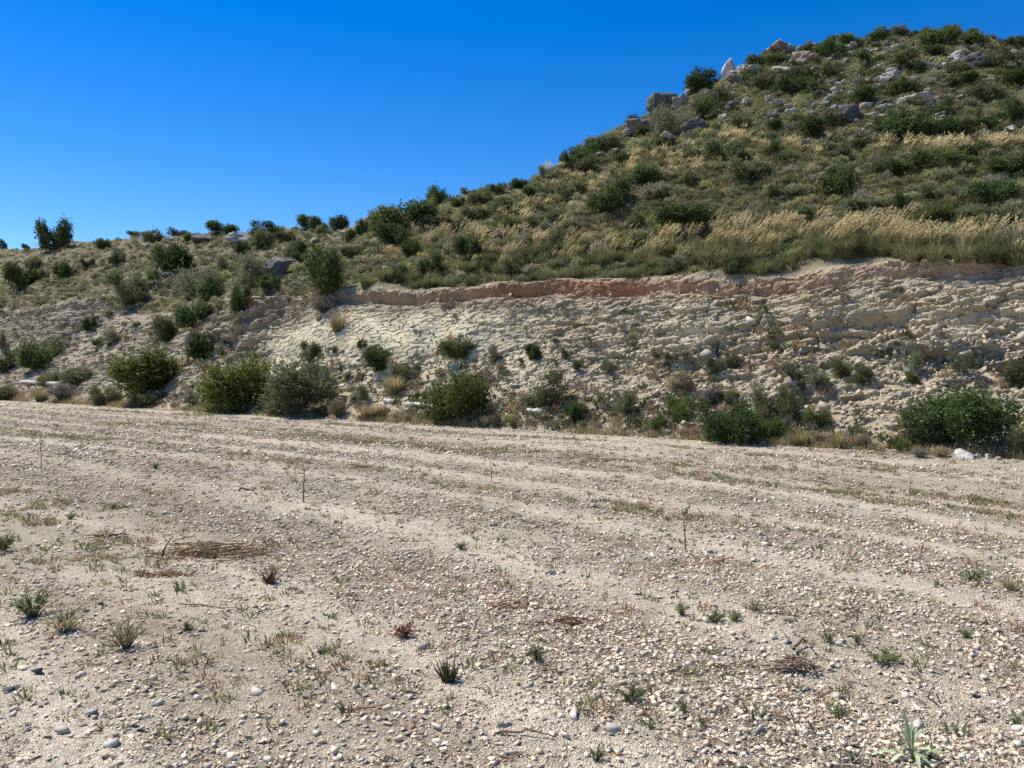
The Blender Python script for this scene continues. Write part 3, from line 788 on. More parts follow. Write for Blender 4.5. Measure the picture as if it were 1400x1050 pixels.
for s_ in range(40, 47):
    (V, F, C), S = tussock(s_, nst=(10, 20, 14, 26, 8, 17, 12)[s_ - 40], hs=(.95, 1.08, .85, 1.0, 1.1, .9, 1.0)[s_ - 40])
    KIND['tussock'].append({'blades': new_mesh('blades', V, F, C, M_GRASS), 'flower_plumes': S.mesh('flower_plumes', M_GRASS)})
for s_ in (48, 49, 50):
    g_ = np.random.default_rng(s_)
    V, F, C = blades(g_, 330, .72, .018, .5, 1.05, (.085, .10, .042), (.19, .19, .085), 3, base_r=.18)
    KIND['greentuft'].append({'blades': new_mesh('blades', V, F, C, M_GRASS)})
KIND['cushion'] = []
for q, (ca_, cb_) in enumerate([((.12, .14, .068), (.27, .28, .15)), ((.16, .168, .085), (.34, .325, .175)), ((.19, .19, .08), (.40, .365, .165)), ((.17, .16, .11), (.34, .31, .22)), ((.075, .10, .04), (.17, .20, .08))]):
    V, F, C = cushion(50 + q, 300, 5, ca_, cb_, .10)
    KIND['cushion'].append({None: new_mesh('cushion', V, F, C, M_LEAF)})
for key, mt, ns in (('boulder', M_BOULDER, 7), ('boulder_dark', M_BOULDER_DK, 4), ('boulder_rust', M_BOULDER_RUST, 4), ('boulder_white', M_BOULDER_WH, 3)):
    KIND[key] = []
    for q in range(ns):
        V, F = rock_arrays(100 + q + 13 * len(key), 4, 15, (1, .8, .66), .17 if key != 'boulder_white' else .09, .36)
        KIND[key].append({None: new_mesh('boulder', V, F, None, mt)})
V, F = rock_arrays(150, 4, 14, (.62, .55, 1.0), .07)
tw_ = 1 - .55 * np.clip(V[:, 2] / V[:, 2].max(), 0, 1) ** 1.2
V[:, 0] *= tw_; V[:, 1] *= tw_
KIND['pinnacle'] = [{None: new_mesh('boulder', V, F, None, M_BOULDER_WH)}]
V, F = ICO[4]; V = np.sign(V) * np.abs(V) ** .45
V = V * (1 + .10 * vnoise(V[:, 0] * 2.4, V[:, 1] * 2.4, V[:, 2] * 2.4, 77) + .05 * vnoise(V[:, 0] * 6, V[:, 1] * 6, V[:, 2] * 2, 78))[:, None]
V = V * (1 + .16 * facets(V[:, 0] * 2.2, V[:, 1] * 2.2, V[:, 2] * 1.4, 79)[0])[:, None]
V = V * np.array([.5, .4, .28]); V[:, 2] -= V[:, 2].min()
KIND['block'] = [{None: new_mesh('boulder', V, F, None, M_BOULDER_DK)}]  # dark material also carries the shade on the block's front, besides its stains
for key, mt, ns in (('chunk', M_RUBBLE, 7), ('stone', M_STONE, 9), ('stone_dark', M_STONE_DARK, 2), ('stone_orange', M_STONE_ORANGE, 2)):
    KIND[key] = []
    for q in range(ns):
        V, F = shard(230 + q + 17 * len(key), 9 + q % 4, (1, random.uniform(.55, .9), random.uniform(.28, .6)))
        KIND[key].append({None: new_mesh('stone', V, F, None, mt)})
COUNT = {}
def place(key, loc, size, name, label, cat, group=None, rz=None, var=None, tilt=(0, 0), sz=None, sink=0.0, sy=1.0, proot=True):
    """copy one prototype (and its parts) to a spot on the ground"""
    vs = KIND[key]
    k = COUNT.get(key, 0); COUNT[key] = k + 1
    parts = vs[(k if var is None else var) % len(vs)]
    if None in parts:
        o = link(name, parts[None])
    else:
        o = link(name, None); o.empty_display_size = .05
        for pn, me in parts.items():
            link(pn, me, o)
    o.location = (loc[0], loc[1], loc[2] - sink)
    o.rotation_euler = (tilt[0], tilt[1], random.uniform(0, 6.283) if rz is None else rz)
    o.scale = (size, size * sy, size if sz is None else sz)
    tag(o, label, cat, group)
    return o
def place_px(key, px, py, wpx, name, label, cat, group=None, hpx=None, native_h=.75, drop_px=0, sink=.04, **kw):
    loc, nor = hit(px, py + drop_px)
    if loc is None: return None
    m = loc.y / F_PX
    size = wpx * m
    sz = None if hpx is None else hpx * m / native_h
    o = place(key, loc, size, name, label, cat, group, sz=sz, sink=sink * size, **kw)
    return o

NATIVE = {}
def native(key, var):
    k = (key, var % len(KIND[key]))
    if k not in NATIVE:
        w_, h_ = 0, 0
        for pn, me in KIND[key][k[1]].items():
            if pn == 'stem': continue
            V = np.empty(len(me.vertices) * 3); me.vertices.foreach_get('co', V); V = V.reshape(-1, 3)
            lo, hi = np.percentile(V, 1.5, axis=0), np.percentile(V, 98.5, axis=0)
            w_ = max(w_, (hi[0] - lo[0] + hi[1] - lo[1]) / 2); h_ = max(h_, hi[2])
        NATIVE[k] = (w_, h_)
    return NATIVE[k]

def put(key, px, py, wpx, hpx, name, label, cat, group=None, **kw):
    """stand a thing whose foot is at pixel (px, py) and which looks wpx by hpx pixels big"""
    loc, nor = hit(px, py)
    if loc is None: return None
    var = kw.pop('var', COUNT.get(key, 0))
    w_, h_ = native(key, var)
    m = loc.y / F_PX
    sx = wpx * m / w_; sz = (hpx * m / h_) if hpx else sx
    sink = kw.pop('sink', .03) * sz
    return place(key, loc, sx, name, label, cat, group, var=var, sz=sz, sink=sink, **kw)

# ---- shrubs one can tell apart: (kind, x, foot y, width, height, label)
NAMED = [
 ('bright', 197, 540, 104, 66, 'large bright green bush with a broad flat crown at the left foot of the slope'),
 ('bright', 320, 560, 92, 76, 'large rounded bright green bush touching a greyer bush on its right'),
 ('olive', 408, 565, 100, 78, 'large olive grey bush touching the bright green bush on its left'),
 ('bright', 624, 573, 80, 70, 'big glossy green bush in the middle of the cut foot, above the pale pipe'),
 ('dark', 998, 606, 84, 66, 'big dark green bush at the field edge right of centre'),
 ('dark', 1308, 600, 118, 74, 'largest dark green bush at the right foot of the cut, behind the white boulder'),
 ('olive', 1258, 608, 48, 58, 'olive grey bush leaning against the largest dark bush at right'),
 ('olive', 1395, 625, 30, 48, 'green bush cut by the right edge at the field margin'),
 ('dark', 443, 402, 58, 70, 'tall dark bush standing at the left end of the cut lip'),
 ('dark', 53, 501, 54, 42, 'dark green bush alone low on the pale left slope'),
 ('hilldark', 4, 508, 34, 32, 'dark bush cut by the left edge, low on the slope'),
 ('upright', 3, 478, 12, 28, 'narrow dark upright shrub at the left edge above a bush'),
 ('olive', 177, 413, 48, 44, 'olive green round bush in the middle of the left slope'),
 ('grey', 264, 405, 66, 46, 'wide grey green bush on the upper left slope, lighter than its neighbours'),
 ('hilldark', 287, 408, 36, 34, 'small dark bush growing at the right side of the wide grey green bush'),
 ('hilldark', 267, 446, 44, 36, 'dark round bush in the middle of the slope above an olive one'),
 ('olive', 228, 467, 36, 40, 'olive bush just below left of a dark round bush'),
 ('hilldark', 280, 490, 44, 38, 'dark bush halfway down the slope above the bright green bushes'),
 ('grey', 343, 398, 62, 54, 'tall grey green bush beside the dark rock outcrop'),
 ('hilldark', 328, 425, 28, 40, 'narrow dark bush at the top of the bare grey rock face'),
 ('hilldark', 368, 396, 34, 22, 'low dark bush right under the dark rock outcrop'),
 ('hilldark', 237, 367, 50, 36, 'dark green dome shaped bush high on the left slope'),
 ('hilldark', 28, 396, 40, 40, 'dark bush high up near the left edge'),
 ('hilldark', 88, 382, 28, 26, 'small dark bush right of the dark bush near the left edge'),
 ('hillolive', 50, 366, 26, 18, 'small olive shrub above the dark bush near the left edge'),
 ('hilldark', 77, 340, 46, 42, 'dark twiggy bush breaking the skyline at far left'),
 ('upright', 60, 333, 12, 26, 'thin upright shoots on the skyline left of the twiggy bush'),
 ('hilldark', 2, 330, 14, 14, 'scrap of dark bush on the skyline at the left edge'),
 ('hillolive', 100, 524, 44, 26, 'low green bush beside the pale pipe on the left'),
 ('hillolive', 70, 526, 30, 22, 'small olive shrub just above the pale pipe on the left'),
 ('olive', 143, 553, 36, 28, 'small grey green bush on the field edge, left of the broad bright bush'),
 ('hillolive', 199, 556, 34, 24, 'low yellowish green bush in front of the broad bright bush'),
 ('drygrey', 262, 555, 22, 26, 'small grey dead bush between the two bright bushes'),
 ('drygrey', 86, 546, 40, 26, 'purplish grey dead bush under the pale pipe on the left'),
 ('straw', 56, 548, 26, 24, 'straw coloured grass clump left of the purplish dead bush'),
 ('hillolive', 10, 546, 40, 20, 'pale green low bush on the field edge at the left corner'),
 ('hilldark', 125, 450, 16, 20, 'tiny dark shrub on the pale left slope, above centre'),
 ('grey', 150, 470, 28, 22, 'grey shrub below the tiny dark shrub on the left slope'),
 ('bright', 134, 472, 14, 12, 'tiny yellow green shrub on the left slope'),
 ('hilldark', 640, 354, 40, 34, 'dark round bush amid golden grass just above the cut'),
 ('hilldark', 563, 352, 28, 26, 'small dark bush left of the dark round bush above the cut'),
 ('hilldark', 592, 372, 40, 28, 'dark green low bush close above the lip of the cut'),
 ('hilldark', 550, 382, 30, 20, 'small dark bush on the lip, left of the low dark green one'),
 ('greentuft', 500, 393, 26, 24, 'green grass tuft drooping over the lip near the tall dark bush'),
 ('hilldark', 597, 280, 28, 27, 'lone round bush standing up on the skyline'),
 ('hilldark', 557, 312, 74, 40, 'broad dark thicket just under the skyline, left of the lone round bush'),
 ('hilldark', 533, 332, 40, 30, 'dark bush at the lower left of the broad thicket'),
 ('hilldark', 583, 300, 36, 30, 'dark bush at the right end of the broad thicket'),
 ('hillolive', 595, 314, 36, 22, 'olive shrub below the lone skyline bush'),
 ('dark', 943, 314, 96, 36, 'very wide dark bush behind the golden grass above the cut'),
 ('hilldark', 1149, 266, 58, 46, 'largest dark bush in the middle of the right hillside'),
 ('bright', 1274, 306, 48, 27, 'bright green bush above the cut at right'),
 ('hilldark', 831, 287, 50, 32, 'dark bush in a pair on the middle slope, left of the wide one'),
 ('hilldark', 846, 275, 34, 28, 'dark bush behind and right of its pair on the middle slope'),
 ('hilldark', 883, 251, 44, 26, 'dark oval bush high on the slope below the boulders'),
 ('hilldark', 994, 220, 44, 32, 'dark round bush under the golden patch below the boulders'),
 ('grey', 914, 184, 60, 46, 'pale grey green bush tucked against the dark block shaped boulder'),
 ('hilldark', 966, 124, 50, 30, 'wide dark bush on the skyline just left of the pointed rock'),
 ('hilldark', 1237, 189, 66, 36, 'wide dark bush in the upper right, under the boulders'),
 ('hilldark', 1111, 189, 44, 28, 'dark bush beside a lone flat white rock'),
 ('hilldark', 1300, 52, 28, 17, 'dark rounded bush on the very top of the hill'),
 ('hilldark', 1177, 66, 54, 22, 'long dark bush on the summit skyline, left of the top'),
 ('straw', 462, 452, 30, 30, 'yellow brown grass tuft growing on the pale marl mound'),
 ('drygrey', 445, 427, 46, 26, 'dark dry brushwood hanging under the tall bush at the cut lip'),
 ('olive', 425, 493, 26, 30, 'grey green shrub left of the pale marl mound'),
 ('dark', 516, 506, 38, 36, 'dark shrub at the foot of the pale marl mound'),
 ('hilldark', 495, 476, 14, 14, 'tiny shrub on the pale marl above a dark shrub'),
 ('olive', 551, 520, 34, 26, 'olive shrub right of the dark shrub under the marl mound'),
 ('straw', 538, 536, 38, 28, 'round straw brown tuft under the olive shrub'),
 ('dark', 625, 488, 50, 32, 'dark spreading shrub on the middle of the cut face'),
 ('grey', 490, 553, 32, 32, 'grey green tuft above the field edge near the pipe end'),
 ('straw', 507, 571, 44, 24, 'tawny dry grass clump at the field edge below the pale pipe'),
 ('dry', 463, 570, 26, 30, 'brown dead shrub right of the olive grey bush at field edge'),
 ('grey', 393, 568, 24, 18, 'pale grey green tuft in front of the olive grey bush'),
 ('straw', 663, 583, 17, 18, 'small golden round tuft on the field edge by the glossy bush'),
 ('upright', 755, 558, 44, 58, 'tall loose grey green shrub with upright sprigs in mid cut'),
 ('dark', 788, 574, 28, 28, 'small bright green dome bush right of the tall loose shrub'),
 ('hillolive', 725, 558, 30, 24, 'low olive shrub left of the tall loose shrub'),
 ('upright', 857, 567, 30, 38, 'grey green upright shrub at the centre of the cut foot'),
 ('bright', 930, 574, 32, 34, 'fresh green shrub left of the big dark bush'),
 ('bright', 902, 588, 22, 22, 'little fresh green shrub on the field margin'),
 ('upright', 1043, 572, 38, 50, 'open upright olive shrub behind the big dark bush'),
 ('upright', 1078, 572, 28, 54, 'slim upright shrub right of the open upright one'),
 ('bright', 1053, 597, 38, 28, 'yellow green low bush right of the big dark bush'),
 ('bright', 1113, 583, 34, 26, 'fresh green round bush alone at the cut foot'),
 ('grey', 980, 510, 30, 28, 'grey green tuft halfway up the cut, right of centre'),
 ('hillolive', 999, 502, 20, 24, 'small darker shrub beside the halfway grey green tuft'),
 ('dry', 930, 536, 34, 34, 'brown dead twiggy shrub in the middle of the scree'),
 ('drygrey', 973, 552, 28, 30, 'grey dead shrub right of the brown one on the scree'),
 ('grey', 1085, 522, 44, 32, 'brownish wide tuft halfway up the right cut'),
 ('grey', 1117, 527, 30, 30, 'dull tuft just right of the brownish wide tuft'),
 ('olive', 1150, 517, 32, 30, 'olive tuft casting a shadow on the right scree'),
 ('olive', 1179, 524, 28, 30, 'second olive tuft, right of the one casting a shadow'),
 ('grey', 1248, 508, 28, 32, 'pale tuft high on the scree above the largest dark bush'),
 ('straw', 1265, 494, 16, 22, 'thin straw tuft behind the pale one on the scree'),
 ('grey', 1315, 510, 34, 32, 'round pale tuft on the scree at the far right'),
 ('olive', 1392, 526, 38, 46, 'olive bush at the right edge halfway up the cut'),
 ('bright', 1247, 524, 14, 16, 'tiny fresh green plant under the pale tuft'),
 ('hilldark', 1077, 560, 24, 26, 'small dark shrub behind the slim upright shrub'),
 ('straw', 1093, 608, 46, 24, 'brownish dry grass clump at field edge right of the dark bush'),
 ('straw', 1145, 614, 24, 28, 'tall straw tuft standing at the field edge'),
 ('dry', 1180, 612, 22, 22, 'little brown dead plant right of the straw tuft'),
 ('bright', 1237, 617, 20, 20, 'small yellow green plant left of the white boulder'),
 ('drygrey', 1257, 624, 26, 16, 'grey dead cushion plant near the white boulder'),
 ('dry', 1287, 624, 30, 16, 'orange brown dry tuft touching the white boulder'),
 ('drygrey', 1378, 626, 24, 20, 'pale grey dead plant right of the small boulders'),
 ('dark', 515, 497, 22, 26, 'upper dark shoot of the shrub under the marl mound'),
 ('hilldark', 728, 490, 22, 22, 'small dark shrub on the cut face centre'),
 ('grey', 675, 494, 20, 18, 'small grey tuft right of the dark spreading shrub'),
 ('grey', 833, 508, 20, 22, 'small grey green tuft on the scree centre'),
 ('olive', 772, 490, 14, 16, 'tiny olive plant on the cut face centre right'),
 ('grey', 897, 492, 16, 20, 'tiny grey tuft under the block textured rock'),
 ('olive', 790, 505, 18, 16, 'small olive plant below a tiny one on the cut face'),
 ('straw', 867, 464, 16, 16, 'straw tuft in a hollow of the block textured rock'),
]
NOUN = {'bright': 'bush', 'dark': 'bush', 'olive': 'bush', 'hilldark': 'shrub', 'hillolive': 'shrub', 'upright': 'upright_shrub', 'grey': 'shrub', 'dry': 'dead_shrub', 'drygrey': 'dead_shrub', 'straw': 'grass_clump', 'greentuft': 'grass_clump'}
for kd, px, py, w_, h_, lab in NAMED:
    nm = NOUN[kd]
    put(kd, px, py, w_ * .95, h_ * .9, nm, lab, nm.replace('_', ' ').replace('upright ', ''))

# ---- the rest of the dark maquis on the hill (positions read off the photograph)
HILL = [(1289,190,40,26),(1317,180,36,24),(1391,172,40,28),(1020,246,54,26),(1274,229,74,22),(1377,236,60,22),(1206,236,36,22),(1226,243,28,20),
 (1280,276,44,22),(1357,276,60,26),(1229,290,34,22),(1006,222,34,22),(823,282,20,14),(783,271,36,22),(907,275,22,20),(1017,245,26,16),(966,300,40,18),
 (707,252,26,14),(746,240,24,14),(774,229,32,20),(797,222,42,24),(826,202,42,22),(866,174,24,16),(798,234,32,20),(951,124,36,28),(966,160,46,22),(980,145,52,24),
 (1051,93,48,20),(1043,122,40,22),(1083,128,46,24),(1206,56,30,12),(1231,50,34,14),(1286,64,48,22),(1354,58,18,12),(1329,64,36,18),(1189,91,40,18),(1234,92,66,20),
 (1134,78,50,22),(1057,90,36,16),(1229,132,52,22),(1183,144,46,20),(1366,92,44,28),(1386,120,48,26),(1351,138,48,24),(1393,164,50,26),(1289,160,36,22),(1326,172,36,20),
 (1349,176,34,18),(1309,104,40,20),(1314,116,40,18),(1094,118,40,22),(1083,130,30,20),(1114,132,34,18),(1129,107,34,18),(1034,118,34,20),(1209,180,36,22),(1137,170,36,18),
 (422,311,34,22),(442,322,20,18),(463,312,30,20),(495,321,20,20),(510,302,24,14),(367,325,42,20),(357,338,34,20),(408,344,22,18),(302,318,42,16),(245,318,28,12),
 (183,322,16,8),(204,320,24,10),(35,326,12,10),(160,361,26,18),(212,330,24,14),(265,330,22,12),(390,330,24,14),(480,330,22,14),(520,318,30,18),
 (700,376,22,20),(720,360,24,16),(670,372,26,16),(760,352,26,16),(690,290,36,18),(660,278,36,20),(730,270,30,16),(650,300,34,16),(700,318,34,18),(620,318,30,18),
 (760,300,36,18),(870,310,30,14),(1066,270,44,18),(1095,300,40,16),(1180,290,44,18),(1330,300,46,18),(1385,310,40,20),(1310,345,34,22),(1240,335,26,14),(1060,212,36,16),
 (1150,215,36,14),(1335,212,40,16),(1395,205,36,16),(1180,200,30,12),(850,222,30,14),(930,210,26,12),(900,200,24,12),(940,250,30,16),(720,236,20,10),(880,188,30,16),
 (1010,175,36,18),(1060,180,36,16),(1140,100,34,14),(1270,78,36,14),(1260,100,26,12),(1200,110,26,12),(1150,60,30,10),(1100,72,24,10),(1260,52,30,12),(1330,50,24,10),(1375,62,30,12),(1398,58,24,14),
 (640,265,22,10),(625,283,24,14),(680,262,24,12),(575,320,24,14),(545,335,26,16),(480,352,28,20),(410,362,26,18),(140,340,24,12),(60,380,20,14),(120,365,18,12),(310,372,26,18),(210,385,22,14),(330,345,24,16),(400,350,24,16)]
for i, (px, py, w_, h_) in enumerate(HILL):
    left = px < 560
    kd = ('hilldark', 'hillolive', 'hilldark', 'hillolive', 'hilldark')[i % 5]
    zone = ('left ridge' if left else 'summit of the hill' if py < 150 else 'right hillside')
    lab = f"{'olive' if kd == 'hillolive' else 'dark green'} rounded shrub scattered on the {zone}, one of several alike"
    o = put(kd, px, py, w_ * random.uniform(.75, 1.0), h_ * random.uniform(.85, 1.15), 'shrub', lab, 'shrub', f"{'olive' if kd == 'hillolive' else 'dark green'} shrubs on the {zone}")

# ---- boulders: (kind, x, foot y, width, height, label or None)
BOULD = [('block', 905, 147, 40, 22, 'dark rust stained block shaped boulder jutting from the skyline'),
 ('boulder', 929, 148, 28, 18, 'grey boulder leaning on the right of the dark block'),
 ('pinnacle', 997, 104, 19, 30, 'white pointed rock standing up on the skyline'),
 ('boulder_rust', 1006, 114, 30, 13, 'rust and grey boulder under the white pointed rock'),
 ('boulder', 1018, 100, 18, 16, 'slanted grey rock right of the white pointed one'),
 ('boulder', 1032, 100, 34, 14, None), ('boulder_rust', 873, 182, 44, 24, 'pale and rust boulder on the skyline, left of the grey green bush'),
 ('boulder_rust', 856, 186, 22, 12, None), ('boulder', 912, 192, 30, 14, None), ('boulder_dark', 950, 180, 36, 22, 'dark grey outcrop below the pale grey green bush'),
 ('boulder', 934, 190, 16, 8, None), ('boulder', 992, 128, 28, 18, None), ('boulder_rust', 966, 134, 22, 16, None), ('boulder_dark', 1000, 150, 32, 20, None),
 ('boulder', 1020, 144, 14, 14, None), ('boulder_white', 1063, 99, 26, 10, 'flat pale slab under the summit rocks, left side'), ('boulder', 1049, 138, 16, 10, None),
 ('boulder', 1083, 159, 18, 16, 'upright grey rock alone below the boulder field'), ('boulder_white', 1057, 160, 20, 10, None), ('boulder', 1009, 168, 24, 10, None), ('boulder', 1050, 172, 14, 8, None),
 ('boulder_rust', 1066, 74, 40, 18, 'rust tinted crag forming the left shoulder of the summit'), ('boulder', 1080, 66, 24, 14, None), ('boulder_rust', 1098, 88, 42, 20, 'large rust and grey boulder below the left shoulder of the summit'),
 ('boulder_dark', 1160, 166, 36, 24, 'dark slanted boulder in the middle of the upper hill'), ('boulder', 1194, 161, 22, 14, None), ('boulder', 1257, 144, 40, 20, 'large grey cracked boulder on the upper right hill'), ('boulder', 1234, 142, 18, 14, None),
 ('boulder', 1272, 146, 18, 14, None), ('boulder_dark', 1198, 140, 28, 14, None), ('boulder', 1164, 132, 14, 12, None), ('boulder', 1141, 130, 16, 12, None), ('boulder', 1131, 142, 20, 14, None),
 ('boulder', 1201, 120, 18, 10, None), ('boulder', 1217, 113, 34, 16, 'wide pale grey boulder at the centre of the boulder field'), ('boulder', 1251, 112, 22, 12, None), ('boulder_white', 1257, 119, 20, 8, None),
 ('boulder', 1218, 101, 32, 12, None), ('boulder', 1197, 98, 26, 10, None), ('boulder', 1270, 96, 32, 12, None), ('boulder_dark', 1330, 94, 38, 26, 'large dark round boulder near the summit at right'),
 ('boulder', 1308, 82, 26, 18, None), ('boulder', 1224, 69, 30, 13, None), ('boulder', 1247, 72, 24, 12, None), ('boulder', 1197, 72, 18, 8, None), ('boulder', 1178, 76, 36, 9, None),
 ('boulder_white', 1102, 198, 22, 8, 'lone flat white rock low on the right hillside'), ('boulder', 1277, 84, 14, 10, None), ('boulder_rust', 1386, 82, 36, 16, None), ('boulder_rust', 1372, 70, 30, 10, None), ('boulder_rust', 1396, 92, 26, 14, None),
 ('boulder', 1160, 96, 14, 7, None), ('boulder', 1120, 150, 14, 8, None), ('boulder', 1066, 152, 12, 8, None), ('boulder', 1104, 146, 12, 8, None), ('boulder', 1040, 160, 14, 8, None), ('boulder', 1030, 172, 16, 8, None),
 ('boulder', 1180, 128, 14, 8, None), ('boulder', 1240, 126, 14, 8, None), ('boulder', 1290, 120, 16, 8, None), ('boulder', 1330, 112, 18, 8, None), ('boulder_white', 1382, 178, 26, 8, None), ('boulder_white', 1366, 168, 18, 8, None),
 ('boulder', 1206, 150, 16, 9, None), ('boulder', 1216, 148, 12, 9, None), ('boulder', 1244, 149, 14, 9, None), ('boulder', 1150, 128, 12, 8, None), ('boulder', 1340, 130, 14, 7, None), ('boulder_white', 820, 212, 20, 6, None), ('boulder', 842, 208, 16, 8, None),
 ('boulder_dark', 384, 380, 50, 36, 'dark grey craggy outcrop on the left slope beside green bushes'), ('boulder', 323, 332, 38, 20, 'grey boulder on the left skyline'), ('boulder_dark', 278, 332, 36, 10, 'low dark rock rib on the left skyline'),
 ('boulder', 527, 372, 12, 10, 'small white rock in grass above the left part of the cut'), ('boulder_white', 1262, 315, 10, 12, 'small pale rock in front of the bright green bush above the cut'),
 ('boulder_white', 1316, 625, 33, 15, 'white boulder lying at the field edge at right'), ('boulder_white', 1338, 626, 10, 8, 'little white rock just right of the white boulder'), ('boulder_white', 1352, 627, 9, 9, 'upright little pale rock at the field edge, right of two white ones'), ('boulder', 1364, 628, 10, 6, 'smallest pale rock in the row at the right field edge'),
 ('boulder', 200, 338, 22, 10, None), ('boulder', 232, 330, 20, 8, None), ('boulder', 160, 345, 18, 8, None), ('boulder', 110, 338, 16, 8, None), ('boulder', 430, 330, 18, 8, None), ('boulder', 470, 322, 24, 9, None), ('boulder', 500, 300, 18, 7, None), ('boulder', 455, 345, 18, 8, None)]
for kd, px, py, w_, h_, lab in BOULD:
    z_ = 'left ridge' if px < 560 else 'rocky summit'
    put(kd, px, py, w_ * (.84 if lab else .62), h_ * (1.08 if lab else .85), 'boulder', lab or f"grey limestone boulder half sunk among shrubs on the {z_}, like others there", 'boulder', None if lab else f'limestone boulders on the {z_}', sink=.16,
        rz=(random.uniform(0, 6.28) if kd not in ('block', 'pinnacle') else (.2 if kd == 'block' else .5)), tilt=(random.uniform(-.15, .15), random.uniform(-.15, .15)) if kd not in ('block', 'pinnacle') else (0, 0))

for _ in range(230):
    px = random.gauss(1185, 100); py = random.uniform(60, 172)
    if px > 1400 or px < 900: continue
    w_ = random.uniform(6, 13)
    put(random.choice(['boulder', 'boulder', 'boulder', 'boulder_dark']), px, py, w_, w_ * random.uniform(.5, .8), 'boulder', 'small broken limestone rock in the boulder field on the hill, one of many alike', 'boulder', 'small rocks in the boulder field', sink=-.06, tilt=(random.uniform(-.3, .3), random.uniform(-.3, .3)))

# ---- tussock grass: rows above the cut and golden patches on the slope
def region_points(n, x0, x1, y0, y1, g):
    return np.stack([g.uniform(x0, x1, n), g.uniform(y0, y1, n)], -1)
gt = np.random.default_rng(77)
slope_tufts = []
TG = [(890, 1235, 318, 352, 120, 'most'), (1225, 1330, 335, 362, 18, 'most'), (690, 900, 330, 368, 54, 'mix'), (1190, 1400, 200, 216, 52, 'tussock'), (560, 660, 320, 345, 18, 'tussock'), (495, 550, 350, 375, 12, 'tussock'),
      (985, 1030, 182, 202, 18, 'tussock'), (850, 960, 215, 245, 34, 'tussock'), (1340, 1400, 340, 362, 10, 'mix'), (640, 700, 345, 378, 12, 'mix'), (730, 830, 235, 280, 22, 'tussock'), (940, 1010, 190, 210, 5, 'tussock'), (1080, 1130, 205, 225, 5, 'tussock'), (680, 780, 285, 325, 22, 'tussock'), (1040, 1090, 200, 212, 4, 'tussock')]
for x0, x1, ya, yb, n, kd in TG:
    for px, py in region_points(n, x0, x1, ya, yb, gt):
        loc, nor = hit(px, py)
        if loc is None: continue
        k2 = kd if kd == 'tussock' else ('tussock' if gt.uniform() < (.34 if kd == 'mix' else .76) else 'greentuft')
        if yb <= 330:
            slope_tufts.append((*loc, gt.uniform(.38, .68))); continue
        where = 'edge above the cut' if yb > 330 else 'middle of the hillside'
        place(k2, loc, gt.uniform(.62, .98) if yb > 330 else gt.uniform(.42, .72), 'grass_clump', (f'straw gold flowering tussock grass on the {where}, among others alike' if k2 == 'tussock' else f'green arching grass clump without flowers on the {where}, among others alike'), 'grass clump',
              f"{'flowering tussocks' if k2 == 'tussock' else 'green grass clumps'} on the {where}", rz=gt.uniform(-.6, .6), sink=.03)
tst = []
for q in range(4):
    (V, F, C), S = tussock(46 + q * 3, 130, .66, 7 + 4 * q, .95, True)
    V2q, F3q, F4q, C2q = S.arrays()
    tst.append((np.concatenate([V, V2q]), np.concatenate([F, F4q + len(V)]), np.concatenate([C, C2q])))
sa = np.array(slope_tufts); n = len(sa)
Mz = np.zeros((n, 3, 3)); ang = gt.uniform(-.7, .7, n)
Mz[:, 0, 0] = np.cos(ang); Mz[:, 0, 1] = -np.sin(ang); Mz[:, 1, 0] = np.sin(ang); Mz[:, 1, 1] = np.cos(ang); Mz[:, 2, 2] = 1
bake('golden_grass', tst, gt.integers(0, 4, n), (Mz * sa[:, 3][:, None, None], sa[:, :3] - np.array([0, 0, .03])), gt.uniform(.8, 1.2, (n, 1)) * np.ones((1, 3)), M_GRASS)
# dark green tufts hanging over the lip itself
lip_row = NCUT - 1
for px in np.arange(512, 1400, 13.0):
    px = px + gt.uniform(-6, 6)
    p_x, p_y, f_ = cam_project(HX[lip_row], HY[lip_row], HZ[lip_row])
    k = np.argmin(np.abs(p_x - px) + (f_ < 3) * 1e5)
    if px > 1310 and gt.uniform() < .55: continue
    b = gt.uniform(0, .5)
    x, y = HX[lip_row, k] + NX * b, HY[lip_row, k] + NY * b
    loc, nor = drop(x, y)
    if loc is None: continue
    kd = gt.choice(['greentuft', 'greentuft', 'hillolive', 'tussock'] if px > 860 else ['greentuft', 'hillolive', 'cushion', 'greentuft'])
    sz = gt.uniform(.55, 1.05) * (1.1 if kd == 'greentuft' else .8)
    if kd == 'hillolive': place(kd, loc, sz, 'shrub', 'low olive shrub rooted right on the lip of the cut, among similar ones', 'shrub', 'olive shrubs along the cut lip', sink=.05)
    elif kd == 'cushion': place(kd, loc, sz * .8, 'cushion_shrub', 'small cushion shrub on the brink of the cut, among similar ones', 'shrub', 'cushion shrubs along the cut lip', sink=.03)
    elif kd == 'tussock': place(kd, loc, sz, 'grass_clump', 'flowering golden grass rooted right on the lip of the cut, among similar ones', 'grass clump', 'flowering grass along the cut lip', rz=gt.uniform(-.6, .6), sink=.03)
    else: place(kd, loc, sz, 'grass_clump', 'dark green grass tuft hanging over the lip of the cut, among similar ones', 'grass clump', 'green grass tufts along the cut lip', sink=.06)

# ---- cushion shrubs: the 300 nearest as things, the carpet behind them as one stuff object
gc = np.random.default_rng(91)
pts = []
for _ in range(26000):
    px = gc.uniform(-60, 1460); py = gc.uniform(50, 425)
    loc, nor = BVH.ray_cast(Vector((0, 0, CAM_H)), pix_ray(px, py))[:2]
    if loc is None: continue
    s_, n_ = sn(loc.x, loc.y)
    if n_ < (5.6 if s_ > -24 else 6.9): continue
    lb = float(sstep(-30, -12, np.array(s_)))
    if gc.uniform() > .7 + .3 * lb: continue
    pts.append((loc.x, loc.y, loc.z))
pts = np.array(pts)
